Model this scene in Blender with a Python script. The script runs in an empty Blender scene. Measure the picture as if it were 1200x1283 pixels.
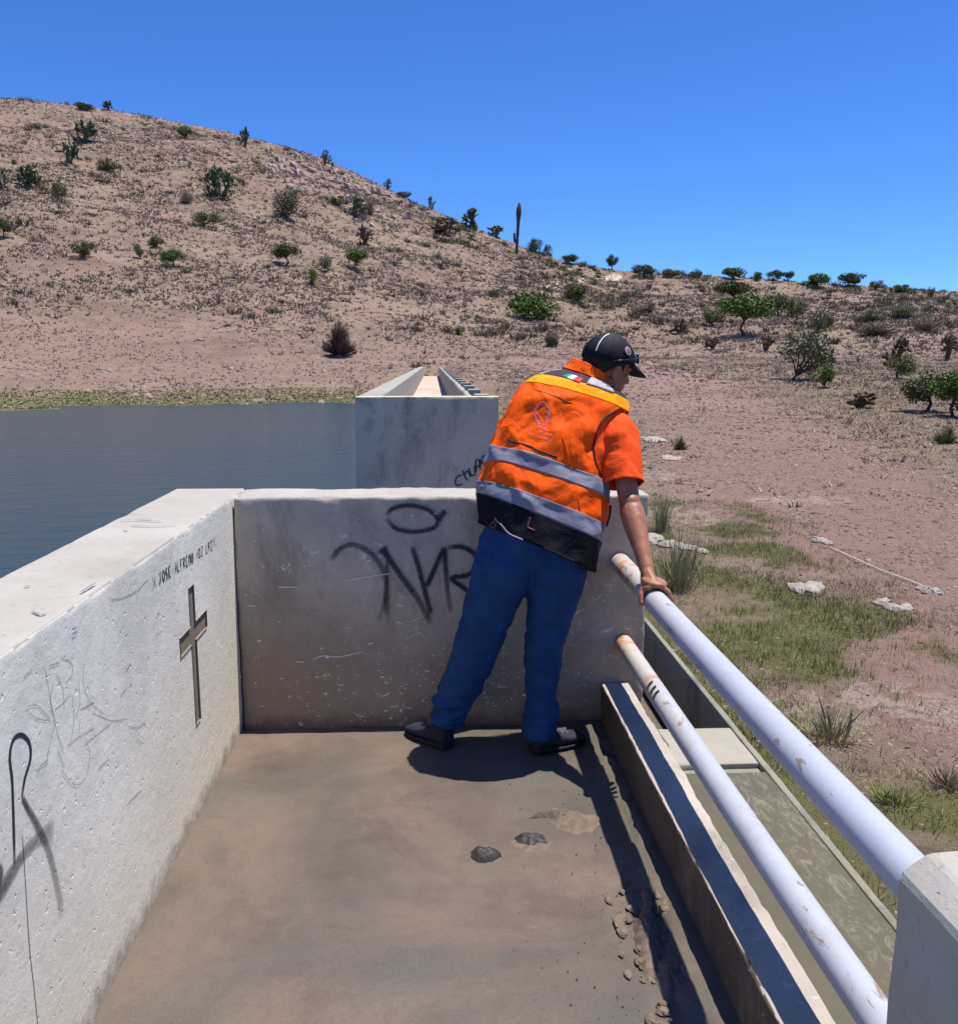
import bpy, bmesh, math, random
import numpy as np
from mathutils import Vector
random.seed(7); rng = np.random.default_rng(7)
SC = bpy.context.scene
COL = SC.collection

# ------------------------------------------------------------------ camera, light
H = 1.6; PITCH = math.radians(9.74); YAW = math.radians(2.94); FPX = 1113.0
cam = bpy.data.cameras.new('camera'); camo = bpy.data.objects.new('camera', cam); COL.objects.link(camo)
cam.sensor_fit = 'HORIZONTAL'; cam.sensor_width = 36; cam.lens = 36 * FPX / 1200
cam.clip_start = 0.05; cam.clip_end = 6000
camo.location = (0, 0, H); camo.rotation_euler = (math.pi / 2 - PITCH, 0, -YAW)
SC.camera = camo
SUN = Vector((0.256, 0.05, 1.0)).normalized()
sun = bpy.data.lights.new('sun', 'SUN'); suno = bpy.data.objects.new('sun', sun); COL.objects.link(suno)
sun.energy = 5.0; sun.angle = math.radians(0.53); sun.color = (1.0, 0.95, 0.86)
suno.rotation_euler = SUN.to_track_quat('Z', 'Y').to_euler(); suno.location = (3, 3, 20)
W = bpy.data.worlds.new('World'); SC.world = W; W.use_nodes = True
wn = W.node_tree.nodes; wl = W.node_tree.links
sky = wn.new('ShaderNodeTexSky'); sky.sky_type = 'NISHITA'; sky.sun_disc = False
sky.sun_elevation = math.asin(SUN.z); sky.sun_rotation = math.atan2(SUN.x, SUN.y)
sky.altitude = 2200; sky.air_density = 1.0; sky.dust_density = 0.55; sky.ozone_density = 4.0
bg = wn['Background']; bg.inputs['Strength'].default_value = 0.086
hs = wn.new('ShaderNodeHueSaturation'); hs.inputs['Saturation'].default_value = 1.12
tint = wn.new('ShaderNodeMix'); tint.data_type = 'RGBA'; tint.blend_type = 'MULTIPLY'; tint.inputs[0].default_value = 1.0; tint.inputs[7].default_value = (0.65, 0.99, 1.54, 1)
wl.new(sky.outputs[0], hs.inputs['Color']); wl.new(hs.outputs[0], tint.inputs[6]); wl.new(tint.outputs[2], bg.inputs['Color'])
SC.view_settings.view_transform = 'Standard'; SC.view_settings.look = 'None'
SC.view_settings.gamma = 1; SC.view_settings.use_curve_mapping = False
SC.view_settings.exposure = 0.45
SC.render.engine = 'CYCLES'

# ------------------------------------------------------------------ measuring helpers (photo pixel -> point of the place)
FW = np.array([math.sin(YAW) * math.cos(PITCH), math.cos(YAW) * math.cos(PITCH), -math.sin(PITCH)])
RT = np.array([math.cos(YAW), -math.sin(YAW), 0.]); UP = np.cross(RT, FW); C0 = np.array([0, 0, H])
def ray(x, y): return FW + RT * (x - 600) / FPX - UP * (y - 641.5) / FPX
def onz(x, y, z): d = ray(x, y); return C0 + d * (z - H) / d[2]
def onY(x, y, Y): d = ray(x, y); return C0 + d * Y / d[1]
def onX(x, y, X): d = ray(x, y); return C0 + d * X / d[0]
def proj(p):
    v = np.asarray(p) - C0; d = v @ FW
    return 600 + FPX * (v @ RT) / d, 641.5 - FPX * (v @ UP) / d

# ------------------------------------------------------------------ noise
def _h(i, j, k, s):
    n = (i * 73856093 ^ j * 19349663 ^ k * 83492791 ^ (s * 2654435 + 1013)) & 0xffffffff
    n = (n ^ (n >> 13)) * 1274126177 & 0xffffffff
    n = (n ^ (n >> 16)) * 668265263 & 0xffffffff
    return ((n ^ (n >> 15)) & 0xffffff) / float(0xffffff)
def vnoise(x, y, z=None, s=0):
    x = np.asarray(x, float); y = np.asarray(y, float)
    z = np.zeros_like(x) if z is None else np.asarray(z, float)
    xi = np.floor(x).astype(np.int64); yi = np.floor(y).astype(np.int64); zi = np.floor(z).astype(np.int64)
    fx = x - xi; fy = y - yi; fz = z - zi
    fx = fx * fx * (3 - 2 * fx); fy = fy * fy * (3 - 2 * fy); fz = fz * fz * (3 - 2 * fz)
    r = 0
    for a in (0, 1):
        for b in (0, 1):
            for c in (0, 1):
                r = r + _h(xi + a, yi + b, zi + c, s) * (fx if a else 1 - fx) * (fy if b else 1 - fy) * (fz if c else 1 - fz)
    return r
def fbm(x, y, z=None, s=0, o=4):
    r = 0; a = 0.5; t = 0; f = 1.0
    for i in range(o):
        r = r + a * vnoise(np.asarray(x) * f, np.asarray(y) * f, None if z is None else np.asarray(z) * f, s + i * 17)
        t += a; a *= 0.5; f *= 2.03
    return r / t
def sstep(a, b, x): t = np.clip((np.asarray(x, float) - a) / (b - a), 0, 1); return t * t * (3 - 2 * t)

# ------------------------------------------------------------------ materials
def newmat(name):
    m = bpy.data.materials.new(name); m.use_nodes = True
    nt = m.node_tree; b = nt.nodes['Principled BSDF']
    b.inputs['Specular IOR Level'].default_value = 0.3
    return m, nt, b
def nd(nt, t, **k):
    n = nt.nodes.new(t)
    for a, v in k.items():
        if a in n.inputs.keys(): n.inputs[a].default_value = v
        else: setattr(n, a, v)
    return n
def noise(nt, scale, detail=6, rough=0.6, coord=None, dist=0.0):
    n = nd(nt, 'ShaderNodeTexNoise'); n.inputs['Scale'].default_value = scale
    n.inputs['Detail'].default_value = detail; n.inputs['Roughness'].default_value = rough
    n.inputs['Distortion'].default_value = dist
    if coord is not None: nt.links.new(coord, n.inputs['Vector'])
    return n.outputs['Fac']
def ramp(nt, fac, stops):
    r = nd(nt, 'ShaderNodeValToRGB'); nt.links.new(fac, r.inputs['Fac'])
    el = r.color_ramp.elements
    while len(el) < len(stops): el.new(0.5)
    for e, (p, c) in zip(el, stops):
        e.position = p; e.color = (c, c, c, 1) if not hasattr(c, '__len__') else (*c[:3], 1)
    return r.outputs['Color']
def mix(nt, fac, a, b, mode='MIX'):
    n = nd(nt, 'ShaderNodeMix'); n.data_type = 'RGBA'; n.blend_type = mode
    for sock, v in ((0, fac), (6, a), (7, b)):
        if isinstance(v, bpy.types.NodeSocket): nt.links.new(v, n.inputs[sock])
        elif sock == 0: n.inputs[0].default_value = v
        else: n.inputs[sock].default_value = (*v[:3], 1)
    return n.outputs[2]
def math_(nt, op, a, b=0.0, clamp=False):
    n = nd(nt, 'ShaderNodeMath'); n.operation = op; n.use_clamp = clamp
    for i, v in enumerate((a, b)):
        if isinstance(v, bpy.types.NodeSocket): nt.links.new(v, n.inputs[i])
        else: n.inputs[i].default_value = v
    return n.outputs[0]
def objco(nt, scale=None):
    t = nd(nt, 'ShaderNodeTexCoord'); o = t.outputs['Object']
    if scale:
        m = nd(nt, 'ShaderNodeMapping'); m.inputs['Scale'].default_value = scale
        nt.links.new(o, m.inputs['Vector']); o = m.outputs['Vector']
    return o
def bump(nt, b, h, strength=0.5, dist=0.01, prev=None):
    n = nd(nt, 'ShaderNodeBump'); n.inputs['Strength'].default_value = strength; n.inputs['Distance'].default_value = dist
    nt.links.new(h, n.inputs['Height'])
    if prev is not None: nt.links.new(prev, n.inputs['Normal'])
    nt.links.new(n.outputs[0], b.inputs['Normal']); return n.outputs[0]

def m_concrete(name, base, dark, stain=None, speck=0.0, scratch=0.0, grime=0.0, fine=1.0, rough=0.9, blotch=1.2, stainlow=None):
    m, nt, b = newmat(name); co = objco(nt)
    n1 = noise(nt, blotch, 8, 0.62, co, 0.3); n2 = noise(nt, 9, 8, 0.7, co)
    c = mix(nt, ramp(nt, n1, [(0.36, 0), (0.66, 1)]), dark, base)
    c = mix(nt, math_(nt, 'MULTIPLY', ramp(nt, n2, [(0.42, 0), (0.75, 1)]), 0.35), c, tuple(v * 0.72 for v in base))
    if stain:
        n3 = noise(nt, 2.3, 9, 0.75, objco(nt, (1, 1, 0.45)), 0.4)
        c = mix(nt, math_(nt, 'MULTIPLY', ramp(nt, n3, [(0.5, 0), (0.64, 1)]), 0.75), c, stain)
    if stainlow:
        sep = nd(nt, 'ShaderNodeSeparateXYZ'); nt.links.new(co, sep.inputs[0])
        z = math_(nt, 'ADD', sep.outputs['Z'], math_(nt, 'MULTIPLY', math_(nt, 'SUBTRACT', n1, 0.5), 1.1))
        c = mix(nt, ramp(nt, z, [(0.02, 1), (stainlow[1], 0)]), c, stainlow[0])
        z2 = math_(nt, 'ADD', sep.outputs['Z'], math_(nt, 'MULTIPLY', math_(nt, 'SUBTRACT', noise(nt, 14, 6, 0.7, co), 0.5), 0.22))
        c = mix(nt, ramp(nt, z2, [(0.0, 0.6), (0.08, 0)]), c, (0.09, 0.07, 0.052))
    if grime:
        n4 = noise(nt, 45, 6, 0.8, co)
        g = math_(nt, 'MULTIPLY', ramp(nt, n4, [(0.60, 0), (0.68, 1)]), ramp(nt, noise(nt, 4, 4, 0.6, co), [(0.45, 0), (0.62, 1)]))
        c = mix(nt, math_(nt, 'MULTIPLY', g, grime), c, (0.12, 0.105, 0.09))
    if speck:
        n5 = noise(nt, 26, 3, 0.5, objco(nt, (1, 1, 1.9)), 1.2)
        g = math_(nt, 'MULTIPLY', ramp(nt, n5, [(0.655, 0), (0.675, 1)]), ramp(nt, noise(nt, 3.3, 3, 0.6, co), [(0.46, 0), (0.56, 1)]))
        c = mix(nt, math_(nt, 'MULTIPLY', g, speck), c, (0.72, 0.68, 0.62))
        n6 = noise(nt, 60, 3, 0.6, co, 0.6)
        c = mix(nt, math_(nt, 'MULTIPLY', ramp(nt, n6, [(0.70, 0), (0.73, 1)]), speck * 0.7), c, (0.6, 0.56, 0.5))
    if scratch:
        n7 = noise(nt, 9, 2, 0.5, objco(nt, (1, 3.5, 12)), 1.5)
        g = math_(nt, 'MULTIPLY', ramp(nt, n7, [(0.70, 0), (0.72, 1)]), scratch)
        c = mix(nt, g, c, (0.22, 0.2, 0.18))
    nt.links.new(c, b.inputs['Base Color']); b.inputs['Roughness'].default_value = rough
    h1 = noise(nt, 22 * fine, 9, 0.72, co); h2 = noise(nt, 140 * fine, 5, 0.7, co)
    p = bump(nt, b, h1, 0.38, 0.010)
    pits = ramp(nt, noise(nt, 55 * fine, 2, 0.5, co), [(0.27, 0), (0.33, 1)])
    p = bump(nt, b, pits, 0.6, 0.004, p)
    bump(nt, b, h2, 0.28, 0.002, p)
    return m
def m_plain(name, col, rough=0.6, metal=0.0, var=0.15, vs=20, bmp=0.0, bs=80, spec=0.3):
    m, nt, b = newmat(name); co = objco(nt)
    n = noise(nt, vs, 5, 0.6, co)
    c = mix(nt, ramp(nt, n, [(0.3, 0), (0.7, 1)]), tuple(v * (1 - var) for v in col), tuple(min(1, v * (1 + var)) for v in col))
    nt.links.new(c, b.inputs['Base Color']); b.inputs['Roughness'].default_value = rough
    b.inputs['Metallic'].default_value = metal; b.inputs['Specular IOR Level'].default_value = spec
    if bmp: bump(nt, b, noise(nt, bs, 5, 0.65, co), bmp, 0.004)
    return m
def m_foliage(name, c1, c2, rough=0.6):
    m, nt, b = newmat(name)
    oi = nd(nt, 'ShaderNodeNewGeometry')
    n = noise(nt, 1.7, 3, 0.6, objco(nt))
    f = math_(nt, 'ADD', math_(nt, 'MULTIPLY', oi.outputs['Random Per Island'], 0.6), math_(nt, 'MULTIPLY', n, 0.5))
    c = mix(nt, ramp(nt, f, [(0.25, 0), (0.8, 1)]), c1, c2)
    nt.links.new(c, b.inputs['Base Color']); b.inputs['Roughness'].default_value = rough
    b.inputs['Specular IOR Level'].default_value = 0.2
    return m

M = {}
M['white_wall'] = m_concrete('whitewashed_concrete', (0.84, 0.81, 0.70), (0.66, 0.64, 0.565), stain=(0.60, 0.58, 0.51), scratch=0.30, grime=0.8, stainlow=((0.70, 0.63, 0.49), 0.8), fine=0.8)
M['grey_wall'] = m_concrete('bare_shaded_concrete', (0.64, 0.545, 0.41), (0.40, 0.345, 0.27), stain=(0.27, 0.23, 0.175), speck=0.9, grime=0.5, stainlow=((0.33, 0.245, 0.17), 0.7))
M['cap_wall'] = m_concrete('pale_concrete_cap', (0.43, 0.405, 0.365), (0.35, 0.325, 0.285), stain=(0.30, 0.275, 0.24), grime=0.8, fine=1.0)
M['far_wall'] = m_concrete('weathered_concrete', (0.66, 0.59, 0.41), (0.50, 0.45, 0.32), stain=(0.26, 0.235, 0.17), speck=0.2, grime=0.5, blotch=0.8)
M['far_white'] = m_concrete('pale_weathered_concrete', (0.36, 0.345, 0.30), (0.29, 0.28, 0.24), grime=0.4, blotch=0.6)
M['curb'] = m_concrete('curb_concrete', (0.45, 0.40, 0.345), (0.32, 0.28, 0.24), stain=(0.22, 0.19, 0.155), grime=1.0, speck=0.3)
M['post'] = m_concrete('painted_post_concrete', (0.47, 0.47, 0.385), (0.36, 0.355, 0.30), grime=0.8, speck=0.2)
M['rim'] = m_concrete('tank_concrete', (0.27, 0.26, 0.20), (0.19, 0.185, 0.145), stain=(0.11, 0.105, 0.08), grime=0.4)
M['beam'] = m_concrete('beam_concrete', (0.36, 0.33, 0.275), (0.30, 0.275, 0.225), grime=0.6)
M['recess'] = m_concrete('carved_bare_concrete', (0.25, 0.205, 0.15), (0.20, 0.165, 0.12), fine=1.5)

# wet silt on the channel floor
m, nt, b = newmat('wet_silt'); M['silt'] = m; co = objco(nt)
n1 = noise(nt, 1.1, 6, 0.6, co, 0.6); n2 = noise(nt, 5, 8, 0.7, co, 0.5); n3 = noise(nt, 38, 6, 0.75, co)
c = mix(nt, ramp(nt, n1, [(0.40, 0), (0.60, 1)]), (0.115, 0.104, 0.088), (0.165, 0.122, 0.096))
c = mix(nt, math_(nt, 'MULTIPLY', ramp(nt, noise(nt, 2.4, 9, 0.75, co, 0.3), [(0.50, 0), (0.64, 1)]), 0.55), c, (0.085, 0.066, 0.054))
c = mix(nt, math_(nt, 'MULTIPLY', ramp(nt, n2, [(0.5, 0), (0.72, 1)]), 0.6), c, (0.105, 0.085, 0.072))
c = mix(nt, math_(nt, 'MULTIPLY', ramp(nt, noise(nt, 16, 5, 0.65, co, 1.0), [(0.64, 0), (0.72, 1)]), 0.7), c, (0.10, 0.085, 0.07))
c = mix(nt, math_(nt, 'MULTIPLY', ramp(nt, noise(nt, 0.9, 3, 0.5, co), [(0.5, 0), (0.62, 1)]), 0.35), c, (0.135, 0.135, 0.112))
c = mix(nt, math_(nt, 'MULTIPLY', ramp(nt, n3, [(0.66, 0), (0.7, 1)]), 0.5), c, (0.21, 0.18, 0.155))
c = mix(nt, math_(nt, 'MULTIPLY', ramp(nt, noise(nt, 130, 6, 0.8, co), [(0.40, 1), (0.60, 0)]), 0.28), c, (0.06, 0.05, 0.042))
c = mix(nt, math_(nt, 'MULTIPLY', ramp(nt, noise(nt, 48, 4, 0.7, co, 0.5), [(0.66, 0), (0.70, 1)]), 0.7), c, (0.06, 0.05, 0.042))
nt.links.new(c, b.inputs['Base Color'])
rg = ramp(nt, n1, [(0.42, 0.28), (0.62, 0.62)]); nt.links.new(rg, b.inputs['Roughness'])
p = bump(nt, b, n2, 0.35, 0.012); bump(nt, b, noise(nt, 90, 5, 0.7, co), 0.3, 0.0022, p)
M['mud'] = m_plain('dark_wet_mud', (0.045, 0.042, 0.04), 0.4, var=0.5, vs=60, bmp=0.9, bs=90)
M['crust'] = m_plain('silt_crust', (0.155, 0.118, 0.09), 0.85, var=0.3, vs=40, bmp=0.9, bs=70)

# painted steel pipe with rust
m, nt, b = newmat('painted_pipe'); M['pipe'] = m; co = objco(nt)
sep = nd(nt, 'ShaderNodeSeparateXYZ'); nt.links.new(co, sep.inputs[0])
n1 = noise(nt, 7, 6, 0.65, co); n2 = noise(nt, 26, 6, 0.7, co)
far = ramp(nt, math_(nt, 'MULTIPLY', sep.outputs['Y'], 0.2), [(0.50, 0), (0.70, 1)])
c = mix(nt, far, (0.40, 0.42, 0.48), (0.50, 0.45, 0.40))
c = mix(nt, math_(nt, 'MULTIPLY', ramp(nt, n1, [(0.45, 0), (0.7, 1)]), 0.6), c, (0.44, 0.47, 0.56))
thr = math_(nt, 'ADD', n1, math_(nt, 'MULTIPLY', far, 0.11))
rust = math_(nt, 'MULTIPLY', ramp(nt, thr, [(0.655, 0), (0.72, 1)]), 0.9)
c = mix(nt, rust, c, mix(nt, n2, (0.50, 0.17, 0.05), (0.62, 0.34, 0.16)))
dirt = ramp(nt, noise(nt, 3.2, 8, 0.75, objco(nt, (1, 0.7, 1)), 0.6), [(0.52, 0), (0.66, 1)]); c = mix(nt, math_(nt, 'MULTIPLY', dirt, 0.55), c, (0.30, 0.285, 0.26))
chip = ramp(nt, noise(nt, 19, 5, 0.7, objco(nt, (1, 0.45, 1)), 0.5), [(0.62, 0), (0.64, 1)]); c = mix(nt, math_(nt, 'MULTIPLY', chip, 0.8), c, (0.25, 0.165, 0.10))
nt.links.new(c, b.inputs['Base Color']); b.inputs['Roughness'].default_value = 0.42; b.inputs['Specular IOR Level'].default_value = 0.5
bump(nt, b, n2, 0.25, 0.002)

# lake and the murky side tank
def m_water(name, col, col2, sc, rough, bs, foam=False):
    m, nt, b = newmat(name); co = objco(nt)
    n = noise(nt, sc, 4, 0.6, objco(nt, (0.35, 1, 1)))
    c = mix(nt, ramp(nt, n, [(0.35, 0), (0.65, 1)]), col, col2)
    if foam:
        sx = nd(nt, 'ShaderNodeSeparateXYZ'); nt.links.new(co, sx.inputs[0])
        edge = ramp(nt, math_(nt, 'ADD', sx.outputs['X'], math_(nt, 'MULTIPLY', noise(nt, 2.2, 3, 0.6, co), 0.35)), [(0.1, 0), (0.1, 0)])
        e = math_(nt, 'ADD', math_(nt, 'SUBTRACT', sx.outputs['X'], 0.06), math_(nt, 'MULTIPLY', math_(nt, 'SUBTRACT', noise(nt, 1.7, 3, 0.6, co), 0.5), 0.7))
        e = ramp(nt, math_(nt, 'MULTIPLY', e, 3.0), [(0.0, 0), (0.35, 1)])
        fr = ramp(nt, noise(nt, 13, 9, 0.85, objco(nt, (1.6, 0.6, 1)), 0.9), [(0.50, 0), (0.62, 1)])
        c = mix(nt, math_(nt, 'MULTIPLY', math_(nt, 'MULTIPLY', fr, e), 0.7), c, (0.26, 0.235, 0.17))
        c = mix(nt, math_(nt, 'MULTIPLY', ramp(nt, noise(nt, 4, 8, 0.8, co), [(0.5, 0), (0.8, 1)]), 0.5), c, (0.07, 0.06, 0.036))
    nt.links.new(c, b.inputs['Base Color']); b.inputs['Roughness'].default_value = rough
    b.inputs['IOR'].default_value = 1.33; b.inputs['Specular IOR Level'].default_value = 0.5
    bump(nt, b, noise(nt, bs, 5, 0.6, objco(nt, (0.5, 1, 1))), 0.6, 0.10 if not foam else 0.003)
    return m
M['lake'] = m_water('lake_water', (0.018, 0.046, 0.058), (0.030, 0.050, 0.052), 0.05, 0.24, 1.6)
M['tank'] = m_water('murky_tank_water', (0.112, 0.095, 0.058), (0.098, 0.088, 0.056), 2.0, 0.5, 30, True)

# ground
m, nt, b = newmat('dry_ground'); M['ground'] = m; co = objco(nt)
vc = nd(nt, 'ShaderNodeVertexColor'); vc.layer_name = 'zone'
sp = nd(nt, 'ShaderNodeSeparateColor'); nt.links.new(vc.outputs['Color'], sp.inputs[0])
n0 = noise(nt, 0.05, 6, 0.6, co); n1 = noise(nt, 0.45, 8, 0.72, co); n2 = noise(nt, 3.2, 8, 0.75, co); n3 = noise(nt, 16, 6, 0.75, co)
c = mix(nt, ramp(nt, n0, [(0.4, 0), (0.6, 1)]), (0.265, 0.183, 0.147), (0.262, 0.20, 0.148))
c = mix(nt, math_(nt, 'MULTIPLY', ramp(nt, n1, [(0.46, 0), (0.62, 1)]), 0.75), c, (0.165, 0.118, 0.09))
red = mix(nt, ramp(nt, n2, [(0.35, 0), (0.65, 1)]), (0.235, 0.148, 0.12), (0.335, 0.23, 0.19))
led = noise(nt, 0.16, 7, 0.75, objco(nt, (0.45, 0.45, 2.2)), 0.4)
c = mix(nt, math_(nt, 'MULTIPLY', ramp(nt, led, [(0.50, 0), (0.60, 1)]), 0.6), c, (0.15, 0.105, 0.08))
c = mix(nt, math_(nt, 'MULTIPLY', ramp(nt, led, [(0.36, 1), (0.44, 0)]), 0.4), c, (0.35, 0.275, 0.20))
grs = math_(nt, 'MULTIPLY', vc.outputs['Alpha'], ramp(nt, noise(nt, 0.9, 7, 0.7, co), [(0.35, 0.25), (0.6, 1)]))
c = mix(nt, grs, c, (0.205, 0.165, 0.108))
zr = math_(nt, 'MULTIPLY', sp.outputs[0], math_(nt, 'ADD', math_(nt, 'MULTIPLY', n1, 0.8), 0.55), True)
c = mix(nt, zr, c, red)
zg = ramp(nt, math_(nt, 'ADD', sp.outputs[1], math_(nt, 'MULTIPLY', math_(nt, 'SUBTRACT', n2, 0.5), 1.0)), [(0.35, 0), (0.7, 1)])
c = mix(nt, zg, c, mix(nt, n3, (0.085, 0.095, 0.035), (0.20, 0.175, 0.085)))
zp = ramp(nt, math_(nt, 'ADD', sp.outputs[2], math_(nt, 'MULTIPLY', math_(nt, 'SUBTRACT', n2, 0.5), 1.2)), [(0.45, 0), (0.65, 1)])
c = mix(nt, zp, c, (0.52, 0.43, 0.36))
c = mix(nt, ramp(nt, n2, [(0.53, 0), (0.62, 1)]), c, mix(nt, 0.75, c, (0.12, 0.086, 0.065)))
c = mix(nt, math_(nt, 'MULTIPLY', ramp(nt, n2, [(0.30, 1), (0.40, 0)]), 0.6), c, (0.36, 0.295, 0.235))
c = mix(nt, math_(nt, 'MULTIPLY', ramp(nt, n3, [(0.60, 0), (0.68, 1)]), 0.55), c, (0.12, 0.09, 0.07))
c = mix(nt, math_(nt, 'MULTIPLY', ramp(nt, n3, [(0.30, 1), (0.38, 0)]), 0.6), c, (0.38, 0.315, 0.26))
nt.links.new(c, b.inputs['Base Color']); b.inputs['Roughness'].default_value = 0.95; b.inputs['Specular IOR Level'].default_value = 0.1
p = bump(nt, b, n1, 0.9, 0.5); p = bump(nt, b, n2, 0.8, 0.12, p); bump(nt, b, n3, 0.7, 0.03, p)

M['straw'] = m_foliage('dry_grass', (0.24, 0.175, 0.13), (0.40, 0.31, 0.225))
M['greengrass'] = m_foliage('green_grass', (0.11, 0.155, 0.03), (0.28, 0.27, 0.10))
M['brush'] = m_foliage('brush_twigs', (0.085, 0.075, 0.045), (0.19, 0.16, 0.10))
M['shore'] = m_foliage('shore_grass', (0.19, 0.19, 0.06), (0.36, 0.33, 0.15))
M['wispy'] = m_foliage('wispy_grass', (0.17, 0.17, 0.075), (0.42, 0.37, 0.22))
M['olive'] = m_foliage('olive_leaves', (0.07, 0.085, 0.03), (0.16, 0.165, 0.07))
M['green'] = m_foliage('green_leaves', (0.045, 0.085, 0.015), (0.13, 0.19, 0.04))
M['dkgreen'] = m_foliage('dark_green_leaves', (0.04, 0.062, 0.02), (0.12, 0.145, 0.05))
M['grey'] = m_foliage('grey_twigs', (0.22, 0.17, 0.125), (0.34, 0.275, 0.205))
M['greygreen'] = m_foliage('grey_green_leaves', (0.10, 0.105, 0.06), (0.21, 0.21, 0.12))
M['cactus'] = m_plain('cactus_pads', (0.075, 0.095, 0.05), 0.6, var=0.35, vs=3)
M['deadcactus'] = m_plain('dead_cactus', (0.11, 0.08, 0.055), 0.8, var=0.3, vs=3)
M['burnt'] = m_foliage('burnt_twigs', (0.055, 0.035, 0.03), (0.15, 0.10, 0.085))
M['bark'] = m_plain('bark', (0.07, 0.055, 0.045), 0.9, var=0.3, vs=8)
M['stone'] = m_plain('pale_stone', (0.25, 0.19, 0.16), 0.9, var=0.35, vs=2.5, bmp=0.7, bs=14)
M['cliff'] = m_plain('cliff_rock', (0.33, 0.245, 0.20), 0.9, var=0.5, vs=1.2, bmp=0.9, bs=4)
M['darkstone'] = m_plain('dark_pebble', (0.12, 0.085, 0.065), 0.9, var=0.4, vs=6)
M['slab'] = m_plain('white_stone', (0.31, 0.275, 0.24), 0.9, var=0.2, vs=5, bmp=0.8, bs=20)
M['rope'] = m_plain('pale_line', (0.6, 0.56, 0.53), 0.8)

def m_spray(name, col, edge=1.0):
    m, nt, b = newmat(name); b.inputs['Base Color'].default_value = (*col, 1); b.inputs['Roughness'].default_value = 0.55
    at = nd(nt, 'ShaderNodeAttribute'); at.attribute_name = 'ink'
    n = noise(nt, 70, 5, 0.8, objco(nt))
    a = math_(nt, 'MULTIPLY', at.outputs['Fac'], math_(nt, 'ADD', math_(nt, 'MULTIPLY', n, 1.5), 0.15), True)
    tr = nd(nt, 'ShaderNodeBsdfTransparent'); ms = nd(nt, 'ShaderNodeMixShader')
    nt.links.new(a, ms.inputs[0]); nt.links.new(tr.outputs[0], ms.inputs[1]); nt.links.new(b.outputs[0], ms.inputs[2])
    nt.links.new(ms.outputs[0], nt.nodes['Material Output'].inputs['Surface']); return m
M['ink'] = m_spray('black_spray_paint', (0.025, 0.025, 0.04))
M['inkgrey'] = m_spray('dark_scratch', (0.20, 0.19, 0.22))
M['chalk'] = m_spray('pale_chip_marks', (0.75, 0.72, 0.66))

# clothing and skin
def m_cloth(name, col, rough=0.8, wr=0.5, ws=14, fine=0.25, var=0.12, sheen=0.0, stretch=(1, 1, 1), wd=0.02):
    m, nt, b = newmat(name); co = objco(nt); cs = objco(nt, stretch)
    n = noise(nt, 9, 4, 0.6, co)
    c = mix(nt, n, tuple(v * (1 - var) for v in col), tuple(min(1, v * (1 + var)) for v in col))
    nt.links.new(c, b.inputs['Base Color']); b.inputs['Roughness'].default_value = rough
    b.inputs['Specular IOR Level'].default_value = 0.15
    p = bump(nt, b, noise(nt, ws, 4, 0.5, cs, 0.8), wr, wd)
    bump(nt, b, noise(nt, 420, 2, 0.5, co), fine, 0.001, p); return m
M['orange'] = m_cloth('fluorescent_orange_cloth', (0.98, 0.105, 0.001), 0.7, 0.7, 9, var=0.06, stretch=(1, 1, 0.5), wd=0.03)
M['sunlit_orange'] = m_cloth('sunlit_orange_cloth', (1.0, 0.36, 0.004), 0.7, 0.5, 12, var=0.08)  # orange cloth with the overhead sun put into its colour as yellow
M['shirt'] = m_cloth('orange_cotton', (0.86, 0.085, 0.012), 0.85, 0.5, 10, var=0.08)
M['reflect'] = m_cloth('reflective_tape', (0.19, 0.19, 0.24), 0.45, 0.35, 14, var=0.12)
M['reflectw'] = m_cloth('bright_reflective_tape', (0.40, 0.40, 0.43), 0.45, 0.3, 14, var=0.08)
M['yoke'] = m_cloth('dark_grey_cloth', (0.045, 0.038, 0.055), 0.7, 0.5, 16)
M['black'] = m_cloth('black_cloth', (0.006, 0.006, 0.009), 0.75, 0.7, 9)
M['denim'] = m_cloth('blue_denim', (0.018, 0.056, 0.155), 0.8, 0.9, 8, 0.5, 0.5, stretch=(1, 1, 1.6), wd=0.03)
M['cap'] = m_cloth('black_cap_cloth', (0.010, 0.010, 0.015), 0.7, 0.2, 20)
M['white'] = m_plain('white_piping', (0.75, 0.75, 0.78), 0.5)
M['piping'] = m_plain('dark_piping', (0.03, 0.012, 0.012), 0.6)
M['lens'] = m_plain('dark_lens', (0.012, 0.010, 0.014), 0.12, spec=0.7)
M['frame'] = m_plain('sunglasses_frame', (0.01, 0.01, 0.012), 0.3, spec=0.5)
M['pink'] = m_plain('pink_print', (0.80, 0.20, 0.22), 0.7)
M['pinkd'] = m_plain('dull_red_print', (0.30, 0.10, 0.12), 0.7)
M['greyp'] = m_plain('grey_print', (0.26, 0.25, 0.29), 0.6)
M['fg'] = m_plain('flag_green', (0.0, 0.22, 0.12), 0.7); M['fw'] = m_plain('flag_white', (0.75, 0.75, 0.75), 0.7); M['fr'] = m_plain('flag_red', (0.55, 0.03, 0.06), 0.7)
M['hair'] = m_plain('black_hair', (0.012, 0.010, 0.010), 0.6, var=0.4, vs=200, bmp=0.8, bs=300)
M['shoe'] = m_cloth('charcoal_shoe_mesh', (0.028, 0.030, 0.045), 0.7, 0.3, 40, 0.5)
M['sole'] = m_plain('black_rubber', (0.015, 0.015, 0.018), 0.7)
M['lace'] = m_plain('grey_lace', (0.14, 0.15, 0.19), 0.7)
m, nt, b = newmat('skin'); M['skin'] = m; co = objco(nt)
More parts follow.
